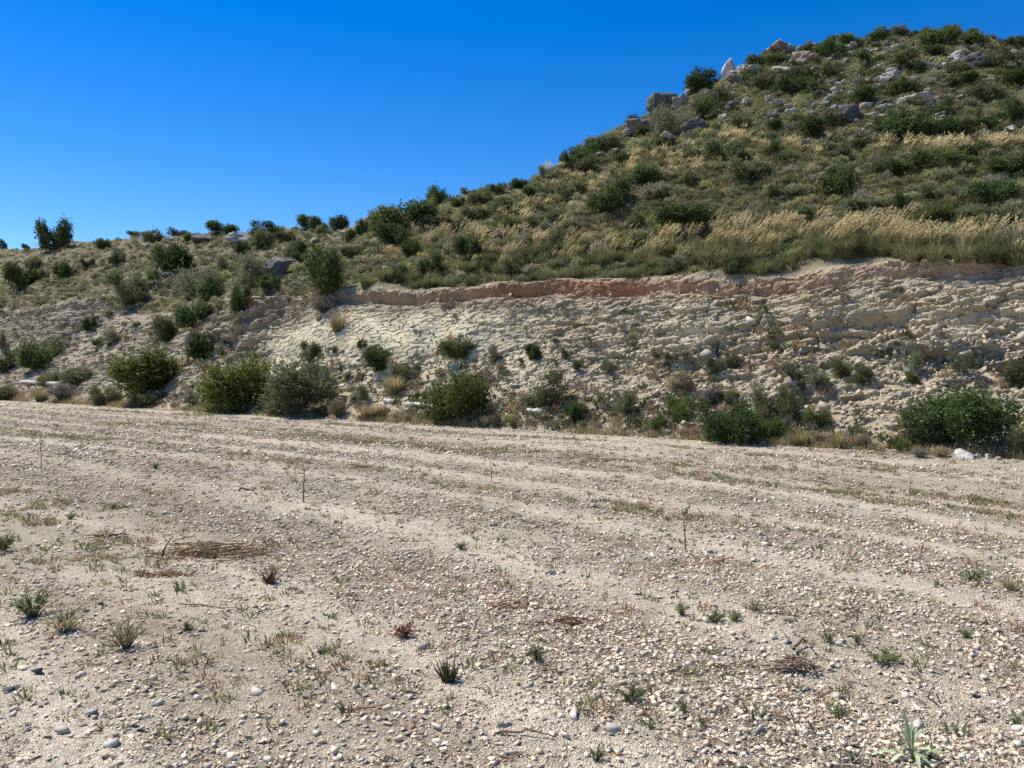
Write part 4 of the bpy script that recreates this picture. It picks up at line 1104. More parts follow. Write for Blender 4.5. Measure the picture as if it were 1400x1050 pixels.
# thin to a minimum spacing that follows the ground, not the picture
keep = []; cell = {}
for i, p in enumerate(pts):
    key = (int(p[0] / .43), int(p[1] / .43))
    if cell.get(key, 0) >= 1: continue
    cell[key] = 1; keep.append(i)
pts = pts[keep]
size = np.clip(gc.lognormal(math.log(.40), .36, len(pts)), .2, 1.0)
app = size / pts[:, 1]
order = np.argsort(-app)
for i in order[:300]:
    v = int(gc.integers(0, 5)); s_ = sn(*pts[i][:2])[0]
    kn = ['grey green', 'sage green', 'yellowish', 'brownish grey', 'dark green'][v]
    z_ = 'left ridge' if s_ < -14 else 'right hillside'
    place('cushion', Vector(pts[i]), float(size[i]), 'cushion_shrub', f'{kn} low cushion shrub on the {z_}, one of many alike', 'shrub', f'{kn} cushion shrubs on the {z_}', var=v, sz=float(size[i] * gc.uniform(.75, 1.15)), sink=.04)
rest = order[300:]
tmpl = []
for q, (ca_, cb_) in enumerate([((.12, .14, .068), (.27, .28, .15)), ((.16, .168, .085), (.34, .325, .175)), ((.19, .19, .08), (.40, .365, .165)), ((.17, .16, .11), (.34, .31, .22)), ((.075, .10, .04), (.17, .20, .08)), ((.13, .145, .07), (.28, .28, .14))]):
    tmpl.append(cushion(60 + q, 95, 3, ca_, cb_, .17))
n = len(rest)
M = rotmats(n, gc, size[rest]); M[:, 2, :] *= gc.uniform(.8, 1.2, n)[:, None]
bake('cushion_scrub', tmpl, gc.integers(0, 6, n), (M, pts[rest] - np.array([0, 0, .02])), gc.uniform(.75, 1.25, (n, 1)) * np.ones((1, 3)), M_LEAF)

# ---- loose stones on the bare left ridge and among the summit boulders
hp = []
for _ in range(9000):
    px = gc.uniform(-60, 1460); py = gc.uniform(55, 425)
    loc = BVH.ray_cast(Vector((0, 0, CAM_H)), pix_ray(px, py))[0]
    if loc is None: continue
    s_, n_ = sn(loc.x, loc.y)
    if n_ < (5.5 if s_ > -24 else 6.7): continue
    if px < 520: pr = .9 * max(0., .65 + float(vnoise(np.array(s_ * .3), np.array(n_ * .4), np.array(0.), 160)))
    elif py < 190 and px > 840: pr = .55 * max(0., .4 + float(vnoise(np.array(s_ * .25), np.array(n_ * .3), np.array(0.), 161)))
    else: pr = .03
    if gc.uniform() < pr: hp.append(loc[:])
hp = np.array(hp); n = len(hp)
bake('hill_stones', [(*shard(760 + q, 10), np.array([.40, .365, .30])) for q in range(6)], gc.integers(0, 6, n), (rotmats(n, gc, np.clip(gc.lognormal(math.log(.16), .5, n), .07, .6), .4), hp), gc.uniform(.65, 1.3, (n, 1)) * np.ones((1, 3)), M_GRAVEL)

# ---- thin dry grass between the shrubs
pg = []
for _ in range(30000):
    px = gc.uniform(-60, 1460); py = gc.uniform(60, 425)
    loc = BVH.ray_cast(Vector((0, 0, CAM_H)), pix_ray(px, py))[0]
    if loc is None: continue
    s_, n_ = sn(loc.x, loc.y)
    if n_ < (5.2 if s_ > -24 else 6.6): continue
    pg.append((loc.x, loc.y, loc.z))
pg = np.array(pg)
tm = []
for q, (ca_, cb_) in enumerate([((.10, .10, .045), (.22, .20, .10)), ((.24, .18, .09), (.40, .31, .16)), ((.06, .08, .03), (.14, .15, .06))]):
    V, F, C = blades(np.random.default_rng(70 + q), 20, .24, .026, .24, .9, ca_, cb_, 2, base_r=.12); tm.append((V, F, C))
n = len(pg)
bake('dry_grass', tm, gc.choice(3, n, p=[.46, .12, .42]), (rotmats(n, gc, gc.uniform(.5, 1.25, n)), pg), gc.uniform(.75, 1.25, (n, 1)) * np.ones((1, 3)), M_GRASS)

# ---- rubble on the cut: the biggest blocks as things, the rest as stuff
gr = np.random.default_rng(123)
def cut_points(n, ymin, ymax, x0=-60, x1=1460):
    out = []
    for _ in range(n):
        loc, nor = BVH.ray_cast(Vector((0, 0, CAM_H)), pix_ray(gr.uniform(x0, x1), gr.uniform(ymin, ymax)))[:2]
        if loc is None: continue
        s_, n_ = sn(loc.x, loc.y)
        if .15 < n_ < 5.0 and loc.z < 4.2: out.append((loc.x, loc.y, loc.z))
    return np.array(out)
cp = cut_points(17000, 395, 632)
n = len(cp)
rs = np.clip(gr.lognormal(math.log(.055), .5, n), .02, .16)
low = cp[:, 2] > 2.2
rs[low] *= .75
tmr = []
for q in range(8):
    V, F = shard(300 + q, 10, (1, .75, .55))
    tmr.append((V, F, np.array([.52, .45, .34])))
bake('rubble', tmr, gr.integers(0, 8, n), (rotmats(n, gr, rs, .5), cp), gr.uniform(.7, 1.35, (n, 1)) * lerp(np.array([1, .91, .78]), np.array([1, .97, .9]), gr.uniform(0, 1, (n, 1))), M_GRAVEL)
cb_pts = cut_points(330, 430, 628)
for i, p in enumerate(cb_pts[:190]):
    up = p[2] > 1.9
    place('chunk', Vector(p), float(np.clip(gr.lognormal(math.log(.20), .35), .12, .45)), 'rock', ('angular pale rock lodged in the face of the cut, one of many alike' if up else 'angular pale rock lying on the scree below the cut, one of many alike'), 'rock',
          'rocks lodged in the cut face' if up else 'rocks on the scree', tilt=(gr.normal() * .35, gr.normal() * .35), sink=.05)

# ---- small plants on the scree, thicker towards the field edge
pl = []
for _ in range(10500):
    loc = BVH.ray_cast(Vector((0, 0, CAM_H)), pix_ray(gr.uniform(-60, 1460), gr.uniform(395, 632)))[0]
    if loc is None: continue
    s_, n_ = sn(loc.x, loc.y)
    if not (.05 < n_ < (6.8 if s_ < -14 else 4.4)): continue
    dens = float(fbm(np.array(s_ * .3), np.array(n_ * .8), np.array(0.), 3, 140))
    pr = (1.0 if n_ < .9 else (.62 if n_ < 1.9 else .42) if n_ < 2.8 else (.08 if s_ > -14 else .36)) * (.55 + 1.2 * dens) * (1.7 if s_ < -14 else 1)
    if -12 < s_ < -4 and n_ > 2.2: pr *= .25
    if gr.uniform() < pr: pl.append((loc.x, loc.y, loc.z, n_))
pl = np.array(pl)
nq = min(120, len(pl))
for p in pl[:nq]:
    kd = ['hillolive', 'grey', 'straw', 'dry', 'drygrey', 'cushion', 'hilldark'][int(gr.choice(7, p=[.2, .2, .18, .12, .1, .12, .08]))]
    kn = {'hillolive': ('shrub', 'small olive shrub'), 'grey': ('shrub', 'small grey green shrub'), 'straw': ('grass_clump', 'small straw coloured grass clump'), 'dry': ('dead_shrub', 'small brown dead shrub'), 'drygrey': ('dead_shrub', 'small grey dead shrub'), 'cushion': ('cushion_shrub', 'small cushion shrub'), 'hilldark': ('shrub', 'small dark green shrub')}[kd]
    edge = p[3] < .9
    where = 'field margin below the cut' if edge else 'cut slope'
    place(kd, Vector(p[:3]), float(gr.uniform(.22, .52)), kn[0], f'{kn[1]} on the {where}, among others alike', kn[0].split('_')[-1] if kn[0] != 'grass_clump' else 'grass clump', f'{kn[1]}s on the {where}', sink=.02)
tp = []
for q, (ca_, cb_) in enumerate([((.08, .09, .045), (.17, .17, .09)), ((.20, .15, .085), (.36, .28, .16)), ((.05, .065, .025), (.12, .13, .055)), ((.15, .125, .10), (.26, .22, .17))]):
    tp.append(cushion(80 + q, 60, 3, ca_, cb_, .20, .8))
rest = pl[nq:]; n = len(rest)
ss = np.clip(gr.lognormal(math.log(.20), .4, n), .08, .42)
M = rotmats(n, gr, ss); M[:, 2, :] *= gr.uniform(.8, 1.6, n)[:, None]
bake('scree_plants', tp, gr.choice(4, n, p=[.3, .3, .2, .2]), (M, rest[:, :3]), gr.uniform(.75, 1.25, (n, 1)) * np.ones((1, 3)), M_LEAF)
# dry grass fringe along the field edge
ns = 3600
s_ = gr.uniform(-75, 16, ns); n_ = np.abs(gr.normal(0, .30, ns)) - .12
x_, y_ = xy(s_, n_); z_ = np.zeros(ns)
keep = np.zeros(ns, bool)
for i in range(ns):
    loc, nor = drop(x_[i], y_[i])
    fz = float(field_z(np.array(x_[i]), np.array(y_[i])))
    z_[i] = max(fz, loc.z if loc is not None else -9)
    keep[i] = vnoise(np.array(s_[i] * .45), np.array(.3), np.array(0.), 150) > -.35
P = np.stack([x_, y_, z_], -1)[keep]; n = len(P)
tf = []
for q, (ca_, cb_) in enumerate([((.22, .165, .085), (.42, .32, .17)), ((.12, .12, .055), (.24, .21, .11)), ((.20, .14, .09), (.32, .23, .15))]):
    tf.append(blades(np.random.default_rng(90 + q), 26, .30, .016, .18, .8, ca_, cb_, 2, base_r=.12))
bake('edge_grass', tf, gr.choice(3, n, p=[.5, .25, .25]), (rotmats(n, gr, gr.uniform(.4, 1.1, n)), P), gr.uniform(.75, 1.25, (n, 1)) * np.ones((1, 3)), M_GRASS)

# ---- pale concrete pipe lengths half buried along the foot
def pipe(pxa, pya, pxb, pyb, r, label):
    A, B = hit(pxa, pya)[0], hit(pxb, pyb)[0]
    if A is None or B is None: return
    A = A + Vector((0, -r * .5, r * .45)); B = B + Vector((0, -r * .5, r * .45))
    root = link('concrete_pipe', None); root.location = A; root.empty_display_size = .05
    tag(root, label, 'pipe')
    d = B - A; L = d.length; u = np.array(d.normalized())
    k = max(2, int(L / .12))
    ts = np.linspace(0, 1, k)
    P = [np.array(d) * t + np.array([0, 0, .012 * math.sin(t * 9)]) for t in ts]
    v, f = tube(P, [r] * k, 14)
    link('barrel', new_mesh('barrel', v, [f[f[:, 2] != f[:, 3]], f[f[:, 2] == f[:, 3]][:, :3]], None, M_PIPE, True), root)
    nj = max(1, int(L / 1.3))
    for q in range(nj):
        c = np.array(d) * ((q + .62) / nj); 
        v, f = tube([c - u * .08, c - u * .07, c + u * .07, c + u * .08], [r * 1.02, r * 1.2, r * 1.2, r * 1.02], 14)
        link('collar', new_mesh('collar', v, [f[f[:, 2] != f[:, 3]], f[f[:, 2] == f[:, 3]][:, :3]], None, M_PIPE, True), root)
pipe(30, 523, 84, 526, .09, 'pale grey pipe lying under a low green bush on the far left')
pipe(526, 549, 540, 551, .07, 'short pale pipe stub left of the long white pipe')
pipe(555, 554, 640, 560, .075, 'long white pipe half buried left of the glossy green bush')
pipe(716, 562, 746, 564, .06, 'short white pipe piece below the tall loose shrub')

# ------------------------------------------------------------------ the field: stones
gs = np.random.default_rng(321)
def field_points(n, r0, r1, power=1.0, thr=True):
    out = []
    tot = 0
    while tot < n:
        m = n * 2
        r = r0 + (r1 - r0) * gs.uniform(0, 1, m) ** power
        a = np.radians(gs.uniform(-43, 43, m))
        x, y = r * np.sin(a), r * np.cos(a)
        s_, n_ = sn(x, y)
        ok = n_ < .1
        if thr: ok &= gs.uniform(0, 1, m) < (.07 + .93 * stoniness(x, y) ** 1.3)
        out.append(np.stack([x[ok], y[ok]], -1)); tot += ok.sum()
    return np.concatenate(out)[:n]
tms = []
for q in range(10):
    V, F = shard(400 + q, 7 + q % 3, (1, gs.uniform(.5, .95), gs.uniform(.22, .48)))
    tms.append((V, F, np.array([.68, .61, .50])))
PX, SZ = [], []
for (n, r0, r1, pw, med, lo, hi) in [(88000, 2.3, 7, .85, .0115, .004, .046), (58000, 6.5, 15, .8, .0165, .008, .055), (50000, 14, 46, .8, .030, .016, .085), (1800, 2.4, 9, .8, .030, .022, .042)]:
    p = field_points(n, r0, r1, pw); PX.append(p); SZ.append(np.clip(gs.lognormal(math.log(med), .62, len(p)), lo, hi))
p = np.concatenate(PX); sz = np.concatenate(SZ); n = len(p)
P = np.stack([p[:, 0], p[:, 1], field_z(p[:, 0], p[:, 1])], -1)
tint = gs.uniform(.72, 1.28, (n, 1)) * lerp(np.array([1, .90, .76]), np.array([1, .97, .92]), gs.uniform(0, 1, (n, 1)))
dk = gs.uniform(0, 1, n) < .06; tint[dk] *= .45
bake('gravel', tms, gs.integers(0, 10, n), (rotmats(n, gs, sz, .32), P), tint, M_GRAVEL)

def field_put(px, py):
    d = pix_ray(px, py); t = CAM_H / -d.z
    x, y = d.x * t, d.y * t
    return Vector((x, y, float(field_z(np.array(x), np.array(y)))))
STN = [('stone', 840, 1012, 22, 'large smooth whitish stone near the bottom centre of the field'), ('stone', 308, 848, 9, 'white stone lying left of a thin stick'), ('stone', 375, 793, 10, 'upright white stone beside the dead brown tuft'),
 ('stone_dark', 440, 900, 15, 'dark grey stone left of centre in the foreground'), ('stone_dark', 54, 931, 14, 'dark stone in the left foreground'), ('stone_orange', 833, 996, 13, 'orange stone among pale ones, bottom centre'), ('stone_orange', 563, 1006, 10, 'pinkish tan stone beside two white ones'),
 ('stone', 598, 1008, 19, 'whitish faceted stone right of the pinkish one'), ('stone', 690, 1006, 18, 'pale stone with a grey side, bottom middle'), ('stone', 788, 993, 26, 'long flat white stone left of the orange one'), ('stone', 775, 1020, 15, 'small white stone below the long flat one'),
 ('stone', 1360, 953, 17, 'square white stone at the right side of the field'), ('stone', 1330, 942, 14, 'pale stone left of the square white one'), ('stone', 1392, 990, 22, 'pale slab at the right edge of the field'), ('stone', 1255, 990, 24, 'flat pale slab above the broad leaved plant'),
 ('stone', 965, 848, 14, 'white stone behind small green weeds'), ('stone', 1057, 872, 15, 'white stone left of a twig heap'), ('stone', 1075, 877, 15, 'whitest stone next to the twig heap'), ('stone', 894, 762, 14, 'tan stone below the slender green stalk'),
 ('stone', 1040, 1010, 18, 'pale rounded stone on the track at lower right'), ('stone', 1085, 1015, 12, 'grey white stone right of the pale rounded one'), ('stone', 128, 987, 16, 'white stone with a dark shadow at lower left'), ('stone', 85, 1012, 22, 'flat grey white slab at lower left'), ('stone', 15, 957, 24, 'long pale stone at the left edge'),
 ('stone', 218, 975, 15, 'white slab beside the orange soil patch'), ('stone', 155, 1035, 22, 'pale broken stone at the bottom left'), ('stone', 350, 955, 20, 'flat white stone left of the dark grey stone'), ('stone', 460, 950, 18, 'pale double stone in the left centre foreground'), ('stone', 575, 888, 16, 'white stone under the reddish dead plant'), ('stone', 700, 1045, 24, 'white stone cut by the bottom edge at centre')]
for kd, px, py, w_, lab in STN:
    loc = field_put(px, py)
    place(kd, loc, w_ * loc.y / F_PX * 1.1, 'stone', lab, 'stone', sink=.012 * 0, tilt=(gs.normal() * .15, gs.normal() * .15))
pp = field_points(250, 2.8, 10.5, .75)
for q, (x, y) in enumerate(pp):
    z_ = float(field_z(np.array(x), np.array(y)))
    near = y < 5.5
    place('stone', Vector((x, y, z_)), float(np.clip(gs.lognormal(math.log(.050), .25), .038, .085) * (1 if near else 1.25)), 'stone', ('pale limestone fragment loose on the near ground, one of many alike' if near else 'pale limestone fragment loose on the middle of the field, one of many alike'), 'stone', 'stones on the near ground' if near else 'stones on the middle of the field', tilt=(gs.normal() * .2, gs.normal() * .2), sink=.006)

# ------------------------------------------------------------------ the field: weeds
def weed_mesh(seed, n, h, w, spread, ca, cb, leaf=.3):
    g = np.random.default_rng(seed); S = Soup(); LP, LD = [], []
    for i in range(n):
        a = g.uniform(0, 6.283); t = g.uniform(.15, 1)
        e = np.array([math.cos(a) * spread * t, math.sin(a) * spread * t, h * g.uniform(.5, 1) * (1 - .35 * t)])
        v, f = tube([[e[0] * .1, e[1] * .1, -.03], e * .55 + np.array([0, 0, .06 * h]), e], [.012, .009, .004], 3); S.add(v, f, np.array(ca) * .9)
        for k in range(12):
            LP.append(lerp(e * .15, e, g.uniform(.1, 1))); LD.append(unit(e + g.normal(size=3) * .5))
    LP, LD = np.array(LP), np.array(LD); L = leaf * g.uniform(.5, 1.2, len(LP))
    V, F = leaf_quads(LP, LD, L, L * w, g)
    S.add(V, F, np.repeat(lerp(np.array(ca), np.array(cb), g.uniform(0, 1, (len(LP), 1))), 4, axis=0))
    return S
WG = dict(ca=(.10, .125, .05), cb=(.22, .24, .11)); WY = dict(ca=(.22, .19, .10), cb=(.40, .33, .19)); WR = dict(ca=(.13, .055, .035), cb=(.24, .12, .075))
KIND['weed'] = [{None: weed_mesh(s_, 26, .55, .26, .45, **WG, leaf=.12).mesh('weed', M_GRASS)} for s_ in (500, 501, 502)]
KIND['weed_dry'] = [{None: weed_mesh(s_, 30, .65, .14, .45, **WY, leaf=.14).mesh('weed', M_DRY)} for s_ in (503, 504)]
KIND['weed_red'] = [{None: weed_mesh(s_, 24, .5, .3, .45, **WR, leaf=.12).mesh('weed', M_DRY)} for s_ in (505, 506)]
KIND['stump'] = []
g_ = np.random.default_rng(510); S = Soup()
for i in range(34):
    a = g_.uniform(0, 6.283); t = g_.uniform(.2, .5); e = np.array([math.cos(a) * t, math.sin(a) * t, g_.uniform(.25, .6)])
    v, f = tube([e * np.array([.2, .2, -.1]), e], [.03, .012], 4); S.add(v, f, np.array([.05, .045, .025]) * g_.uniform(.6, 1.3))
v1, f1, c1 = blades(g_, 90, .6, .035, .4, .6, (.03, .045, .018), (.09, .11, .045), 2, base_r=.2); S.add(v1, f1, c1)
S2 = Soup(); v, f = tube([[.16, 0, 0], [.2, 0, .5], [.23, .02, .95]], [.035, .03, .02], 5); S2.add(v, f, np.array([.30, .15, .06]))
KIND['stump'] = [{'sprouts': S.mesh('sprouts', M_GRASS), 'stick': S2.mesh('stick', M_WOOD)}]
S = Soup()
for i in range(70):
    a = g_.uniform(0, 6.283); t = g_.uniform(.1, .5); e = np.array([math.cos(a) * t, math.sin(a) * t, g_.uniform(.15, .6)])
    v, f = tube([e * np.array([.3, .3, -.1]), e * .6 + g_.normal(size=3) * .03, e], [.014, .01, .005], 3); S.add(v, f, np.array([.13, .075, .05]) * g_.uniform(.5, 1.5))
KIND['dead_tuft'] = [{None: S.mesh('dead_tuft', M_WOOD)}]

def stalk(seed, h, r, nleaf, leaf, cs, cl, branch=0, bend=.08, top=False, name='young_plant'):
    """slender single plant: stem and leaves as two parts, h metres tall"""
    g = np.random.default_rng(seed)
    m = 7; ks = np.linspace(0, 1, m)
    P = [np.array([bend * h * k * k, .02 * h * math.sin(4 * k + seed), h * k - .02]) for k in ks]
    S = Soup(); v, f = tube(P, [r * (1 - .7 * k) for k in ks], 5); S.add(v, f, np.array(cs))
    LP, LD = [], []
    ends = []
    for b in range(branch):
        k = g.uniform(.45, .85); p = np.array([bend * h * k * k, 0, h * k]); a = g.uniform(0, 6.283)
        e = p + np.array([math.cos(a), math.sin(a), 1.4]) * h * g.uniform(.08, .17)
        v, f = tube([p, lerp(p, e, .5) + np.array([0, 0, -.01]), e], [r * .5, r * .4, r * .2], 4); S.add(v, f, np.array(cs)); ends.append((p, e))
    for i in range(nleaf):
        if ends and g.uniform() < .6:
            p, e = ends[g.integers(len(ends))]; LP.append(lerp(p, e, g.uniform(.2, 1)))
        else:
            k = g.uniform(.7, 1) if top else g.uniform(.12, 1); LP.append(np.array([bend * h * k * k, .02 * h * math.sin(4 * k + seed), h * k]))
        LD.append(unit(g.normal(size=3) + np.array([0, 0, .5])))
    root = link(name, None); root.empty_display_size = .05
    link('stem', S.mesh('stem', M_WOOD), root)
    if nleaf:
        LP, LD = np.array(LP), np.array(LD); L = leaf * g.uniform(.6, 1.3, nleaf)
        V, F = leaf_quads(LP, LD, L, L * .32, g)
        link('leaves', new_mesh('leaves', V, F, np.repeat(np.array(cl) * g.uniform(.7, 1.3, (nleaf, 1)), 4, axis=0), M_GRASS), root)
    return root
GRN, BRN = (.10, .105, .05), (.17, .095, .05)
STALKS = [(415, 684, 52, .010, 60, GRN, 5, False, 'thin young plant with forked top standing alone left of centre in the field'), (937, 756, 64, .008, 90, (.12, .14, .06), 2, False, 'slender green leafy stalk standing right of centre in the field'),
 (720, 831, 47, .008, 0, BRN, 2, False, 'bare brown stalk sticking up from a rusty patch in mid field'), (56, 640, 46, .008, 50, GRN, 3, True, 'slim stalk with a leafy head at the far left of the field'), (1244, 686, 44, .006, 16, (.22, .17, .10), 2, True, 'thin dry stalk with a small head at the right of the field'),
 (672, 656, 34, .007, 10, BRN, 2, False, 'thin dry stalk standing in the middle of the far field'), (853, 640, 32, .006, 10, (.2, .15, .1), 1, False, 'faint thin stalk in the far field right of the middle one'), (533, 608, 24, .007, 24, GRN, 2, False, 'short green stalk on a green strip of the far field'),
 (1113, 706, 22, .006, 4, BRN, 1, False, 'short dark dry stalk in the right part of the field'), (728, 942, 40, .004, 20, GRN, 2, False, 'small green seedling in the bare track below centre'), (118, 664, 22, .006, 10, (.2, .15, .1), 1, False, 'short dry stalk near the left leafy headed one')]
for q, (px, py, h_, r_, nl, cs, br, top, lab) in enumerate(STALKS):
    loc = field_put(px, py); hm = h_ * loc.y / F_PX
    o = stalk(600 + q, hm, r_ * (hm / .45) ** .5, nl, .028 * (hm / .45) ** .5, cs, (.19, .22, .10) if nl > 20 else (.24, .19, .11), br, random.uniform(-.1, .12), top)
    o.location = loc; tag(o, lab, 'plant')
o = stalk(640, 30 * field_put(222, 756).y / F_PX, .012, 0, .05, (.13, .08, .05), (.2, .2, .1), 1, .5); o.location = field_put(222, 757); o.name = 'leaning_stick'; tag(o, 'dark stick leaning up from the left end of the brown branch litter', 'stick')

WEEDS = [('weed', 45, 838, 66, 44, 'bushy green weed at the left of the field'), ('weed_dry', 88, 862, 66, 44, 'brown dry weed beside the bushy green one'), ('weed_dry', 172, 888, 54, 50, 'tan upright dry weed in the left foreground'), ('weed', 3, 752, 30, 32, 'green weed cut by the left edge of the field'),
 ('weed', 258, 865, 20, 16, 'small round green weed right of the tan dry weed'), ('weed', 1132, 880, 24, 20, 'small bright green weed at right, left of a bigger patch'), ('weed', 1205, 902, 46, 24, 'green weed patch among stones at right'), ('weed', 1172, 884, 14, 18, 'tiny dark weed between two green ones at right'),
 ('weed', 1146, 986, 30, 24, 'green weed above the broad leaved plant'), ('weed', 862, 968, 38, 28, 'green weed growing between white stones below centre'), ('weed', 936, 984, 20, 20, 'compact green weed, upper of a near pair'), ('weed', 960, 1004, 22, 18, 'compact green weed, lower of a near pair'), ('weed', 889, 1010, 14, 14, 'tiny weed left of the near pair'),
 ('weed', 735, 908, 30, 26, 'small loose weed on the sandy track'), ('weed', 932, 836, 22, 22, 'low weed left of a white stone'), ('weed', 976, 848, 30, 20, 'low weed right of a white stone'), ('weed', 1004, 848, 22, 16, 'low dull weed right of two others in mid field'), ('weed_dry', 1032, 836, 30, 20, 'dry brown weed above the twig heap'),
 ('weed', 1392, 984, 22, 20, 'green weed at the right edge near the pale slab'), ('weed', 815, 1052, 24, 26, 'green weed cut by the bottom edge'), ('weed_red', 555, 870, 42, 22, 'reddish dead weed in the centre foreground'), ('weed', 630, 748, 22, 12, 'small weed in the mid field by a sandy strip'), ('weed', 155, 692, 14, 10, 'tiny dark weed in the left mid field'),
 ('weed', 96, 707, 14, 12, 'tiny weed left of the brown branch litter'), ('weed', 212, 640, 14, 10, 'tiny dark green weed in the far left field'), ('weed_dry', 1380, 812, 36, 22, 'dry weed at the right edge of the mid field'), ('weed', 1330, 800, 40, 20, 'green dry weed patch near the right edge'), ('weed', 1322, 874, 16, 14, 'small green weed left of pale stones at right')]
for kd, px, py, w_, h_, lab in WEEDS:
    loc = field_put(px, py); w0, h0 = native(kd, COUNT.get(kd, 0)); m = loc.y / F_PX
    place(kd, loc, w_ * m / w0 * .85, 'weed', lab, 'weed', sz=h_ * m / h0 * .8)
loc = field_put(613, 938); w0, h0 = native('stump', 0); m = loc.y / F_PX
place('stump', loc, 34 * m / w0, 'stump_sprouts', 'dark sprouting stump with a brown stick, in the centre foreground', 'stump', sz=26 * m / .55, rz=.2)
loc = field_put(368, 794); w0, h0 = native('dead_tuft', 0); m = loc.y / F_PX
place('dead_tuft', loc, 34 * m / w0, 'dead_tuft', 'dark brown dead tuft with a white stone at its side', 'dead plant', sz=24 * m / h0)

# low weed strips along the rows: ground cover
gw = np.random.default_rng(700)
cand = field_points(90000, 3.5, 46, .9, False)
gg = greenness(cand[:, 0], cand[:, 1])
dens_ = gg * np.clip(vnoise(cand[:, 0] * 2.2, cand[:, 1] * 2.2, cand[:, 0] * 0, 701) * .8 + .4, 0, 1)
cand = cand[gw.uniform(0, 1, len(cand)) < dens_ * .8 + .03]
n = len(cand)
dist = np.hypot(cand[:, 0], cand[:, 1])
tw = []
for q, (ca_, cb_) in enumerate([((.12, .13, .055), (.24, .24, .11)), ((.22, .175, .09), (.38, .31, .17)), ((.08, .10, .04), (.17, .19, .075)), ((.22, .14, .07), (.34, .22, .12))]):
    tw.append(blades(np.random.default_rng(710 + q), 14, .5, .09, .5, .7, ca_, cb_, 2, base_r=.35))
P = np.stack([cand[:, 0], cand[:, 1], field_z(cand[:, 0], cand[:, 1])], -1)
M = rotmats(n, gw, gw.uniform(.05, .14, n) * (1 + np.clip(dist / 45, 0, .6)))
bake('field_weeds', tw, gw.choice(4, n, p=[.38, .26, .2, .16]), (M, P), gw.uniform(.75, 1.25, (n, 1)) * np.ones((1, 3)), M_GRASS)

# dry plant litter: dark and rusty scraps strewn between the stones
nl_ = 16000
lp = np.concatenate([field_points(9000, 2.4, 9, .85), field_points(7000, 8, 26, .85)])
lit = []
for q, c_ in enumerate([(.10, .07, .05), (.20, .11, .06), (.26, .20, .13), (.07, .055, .045)]):
    S = Soup(); g_ = np.random.default_rng(720 + q)
    for k in range(3):
        p0 = g_.normal(size=3) * .3; p0[2] = .06; d = unit(g_.normal(size=3) * np.array([1, 1, .25])) * .5
        v, f = tube([p0 - d, p0 + g_.normal(size=3) * .08, p0 + d], [.035, .045, .02], 3); S.add(v, f, np.array(c_) * g_.uniform(.7, 1.3))
    V, F3, F4, C = S.arrays(); F = np.concatenate([F3, F4[:, [0, 1, 2]], F4[:, [0, 2, 3]]]) if len(F3) else np.concatenate([F4[:, [0, 1, 2]], F4[:, [0, 2, 3]]])
    lit.append((V, F, C))
P = np.stack([lp[:, 0], lp[:, 1], field_z(lp[:, 0], lp[:, 1]) + .004], -1); n = len(P)
bake('plant_litter', lit, gw.integers(0, 4, n), (rotmats(n, gw, np.clip(gw.lognormal(math.log(.028), .5, n), .01, .09) * (1 + (P[:, 1] > 9) * .6), .1), P), gw.uniform(.6, 1.4, (n, 1)) * np.ones((1, 3)), M_WOOD)

# ------------------------------------------------------------------ sticks and litter
def stick(pts_px, r, label, col=(.16, .10, .065), name='stick', lift=.012, twigs=0, seed=0):
    g = np.random.default_rng(800 + seed)
    P0 = field_put(*pts_px[0])
    P = []
    for i, (a, b) in enumerate(pts_px):
        p = field_put(a, b); p.z += lift + (.01 * (i % 2)); P.append(np.array(p - P0))
    P = np.array(P)
    k = np.linspace(0, len(P) - 1, 3 * len(P)); Q = np.stack([np.interp(k, range(len(P)), P[:, c]) for c in range(3)], -1) + g.normal(size=(len(k), 3)) * r * .7
    S = Soup(); v, f = tube(Q, list(np.linspace(r, r * .45, len(k))), 5); S.add(v, f, np.array(col))
    for _ in range(twigs):
        i = g.integers(1, len(Q)); d = unit(g.normal(size=3) + np.array([0, 0, .5])); e = Q[i] + d * g.uniform(.05, .16); e[2] = max(e[2], .01)
        v, f = tube([Q[i], lerp(Q[i], e, .5) + g.normal(size=3) * .008, e], [r * .5, r * .4, r * .2], 4); S.add(v, f, np.array(col) * g.uniform(.8, 1.3))
    o = link(name, S.mesh(name, M_WOOD)); o.location = P0
    tag(o, label, 'stick')
    return o
stick([(246, 827), (280, 829), (334, 836)], .008, 'thin tan stick lying in the left foreground', (.30, .22, .13), seed=1)
stick([(470, 981), (495, 984), (526, 977)], .006, 'curved brown stick in the centre foreground', (.22, .12, .07), seed=2)
stick([(1118, 957), (1140, 947), (1158, 938)], .004, 'dark forked twig on the sandy track at right', seed=3, twigs=3)
stick([(1150, 860), (1163, 852), (1172, 834)], .006, 'dark branched twig standing up in the right mid field', seed=4, twigs=7, lift=.03)
stick([(1185, 858), (1197, 848), (1205, 832)], .005, 'thin pale twig right of the dark branched one', (.2, .15, .1), seed=5, twigs=5, lift=.03)
stick([(680, 1020), (720, 1021), (760, 1023)], .006, 'dark thin stick among stones at bottom centre', (.17, .10, .07), seed=6)
stick([(326, 671), (352, 671)], .016, 'short dark stick lying in the left far field', (.09, .06, .045), seed=7)
stick([(130, 730), (150, 733), (168, 727)], .014, 'dark broken branch in the left mid field', (.10, .07, .05), seed=8, twigs=6)
stick([(284, 616), (302, 617)], .018, 'small dark stick in the far left field', (.09, .06, .05), seed=9)
stick([(345, 985), (372, 993)], .005, 'small dark twig left of the curved brown stick', (.12, .08, .06), seed=10, twigs=2)
stick([(1085, 893), (1096, 882), (1106, 884), (1108, 893)], .009, 'dark bent root arching over the twig heap', (.12, .085, .06), seed=11, lift=.03)
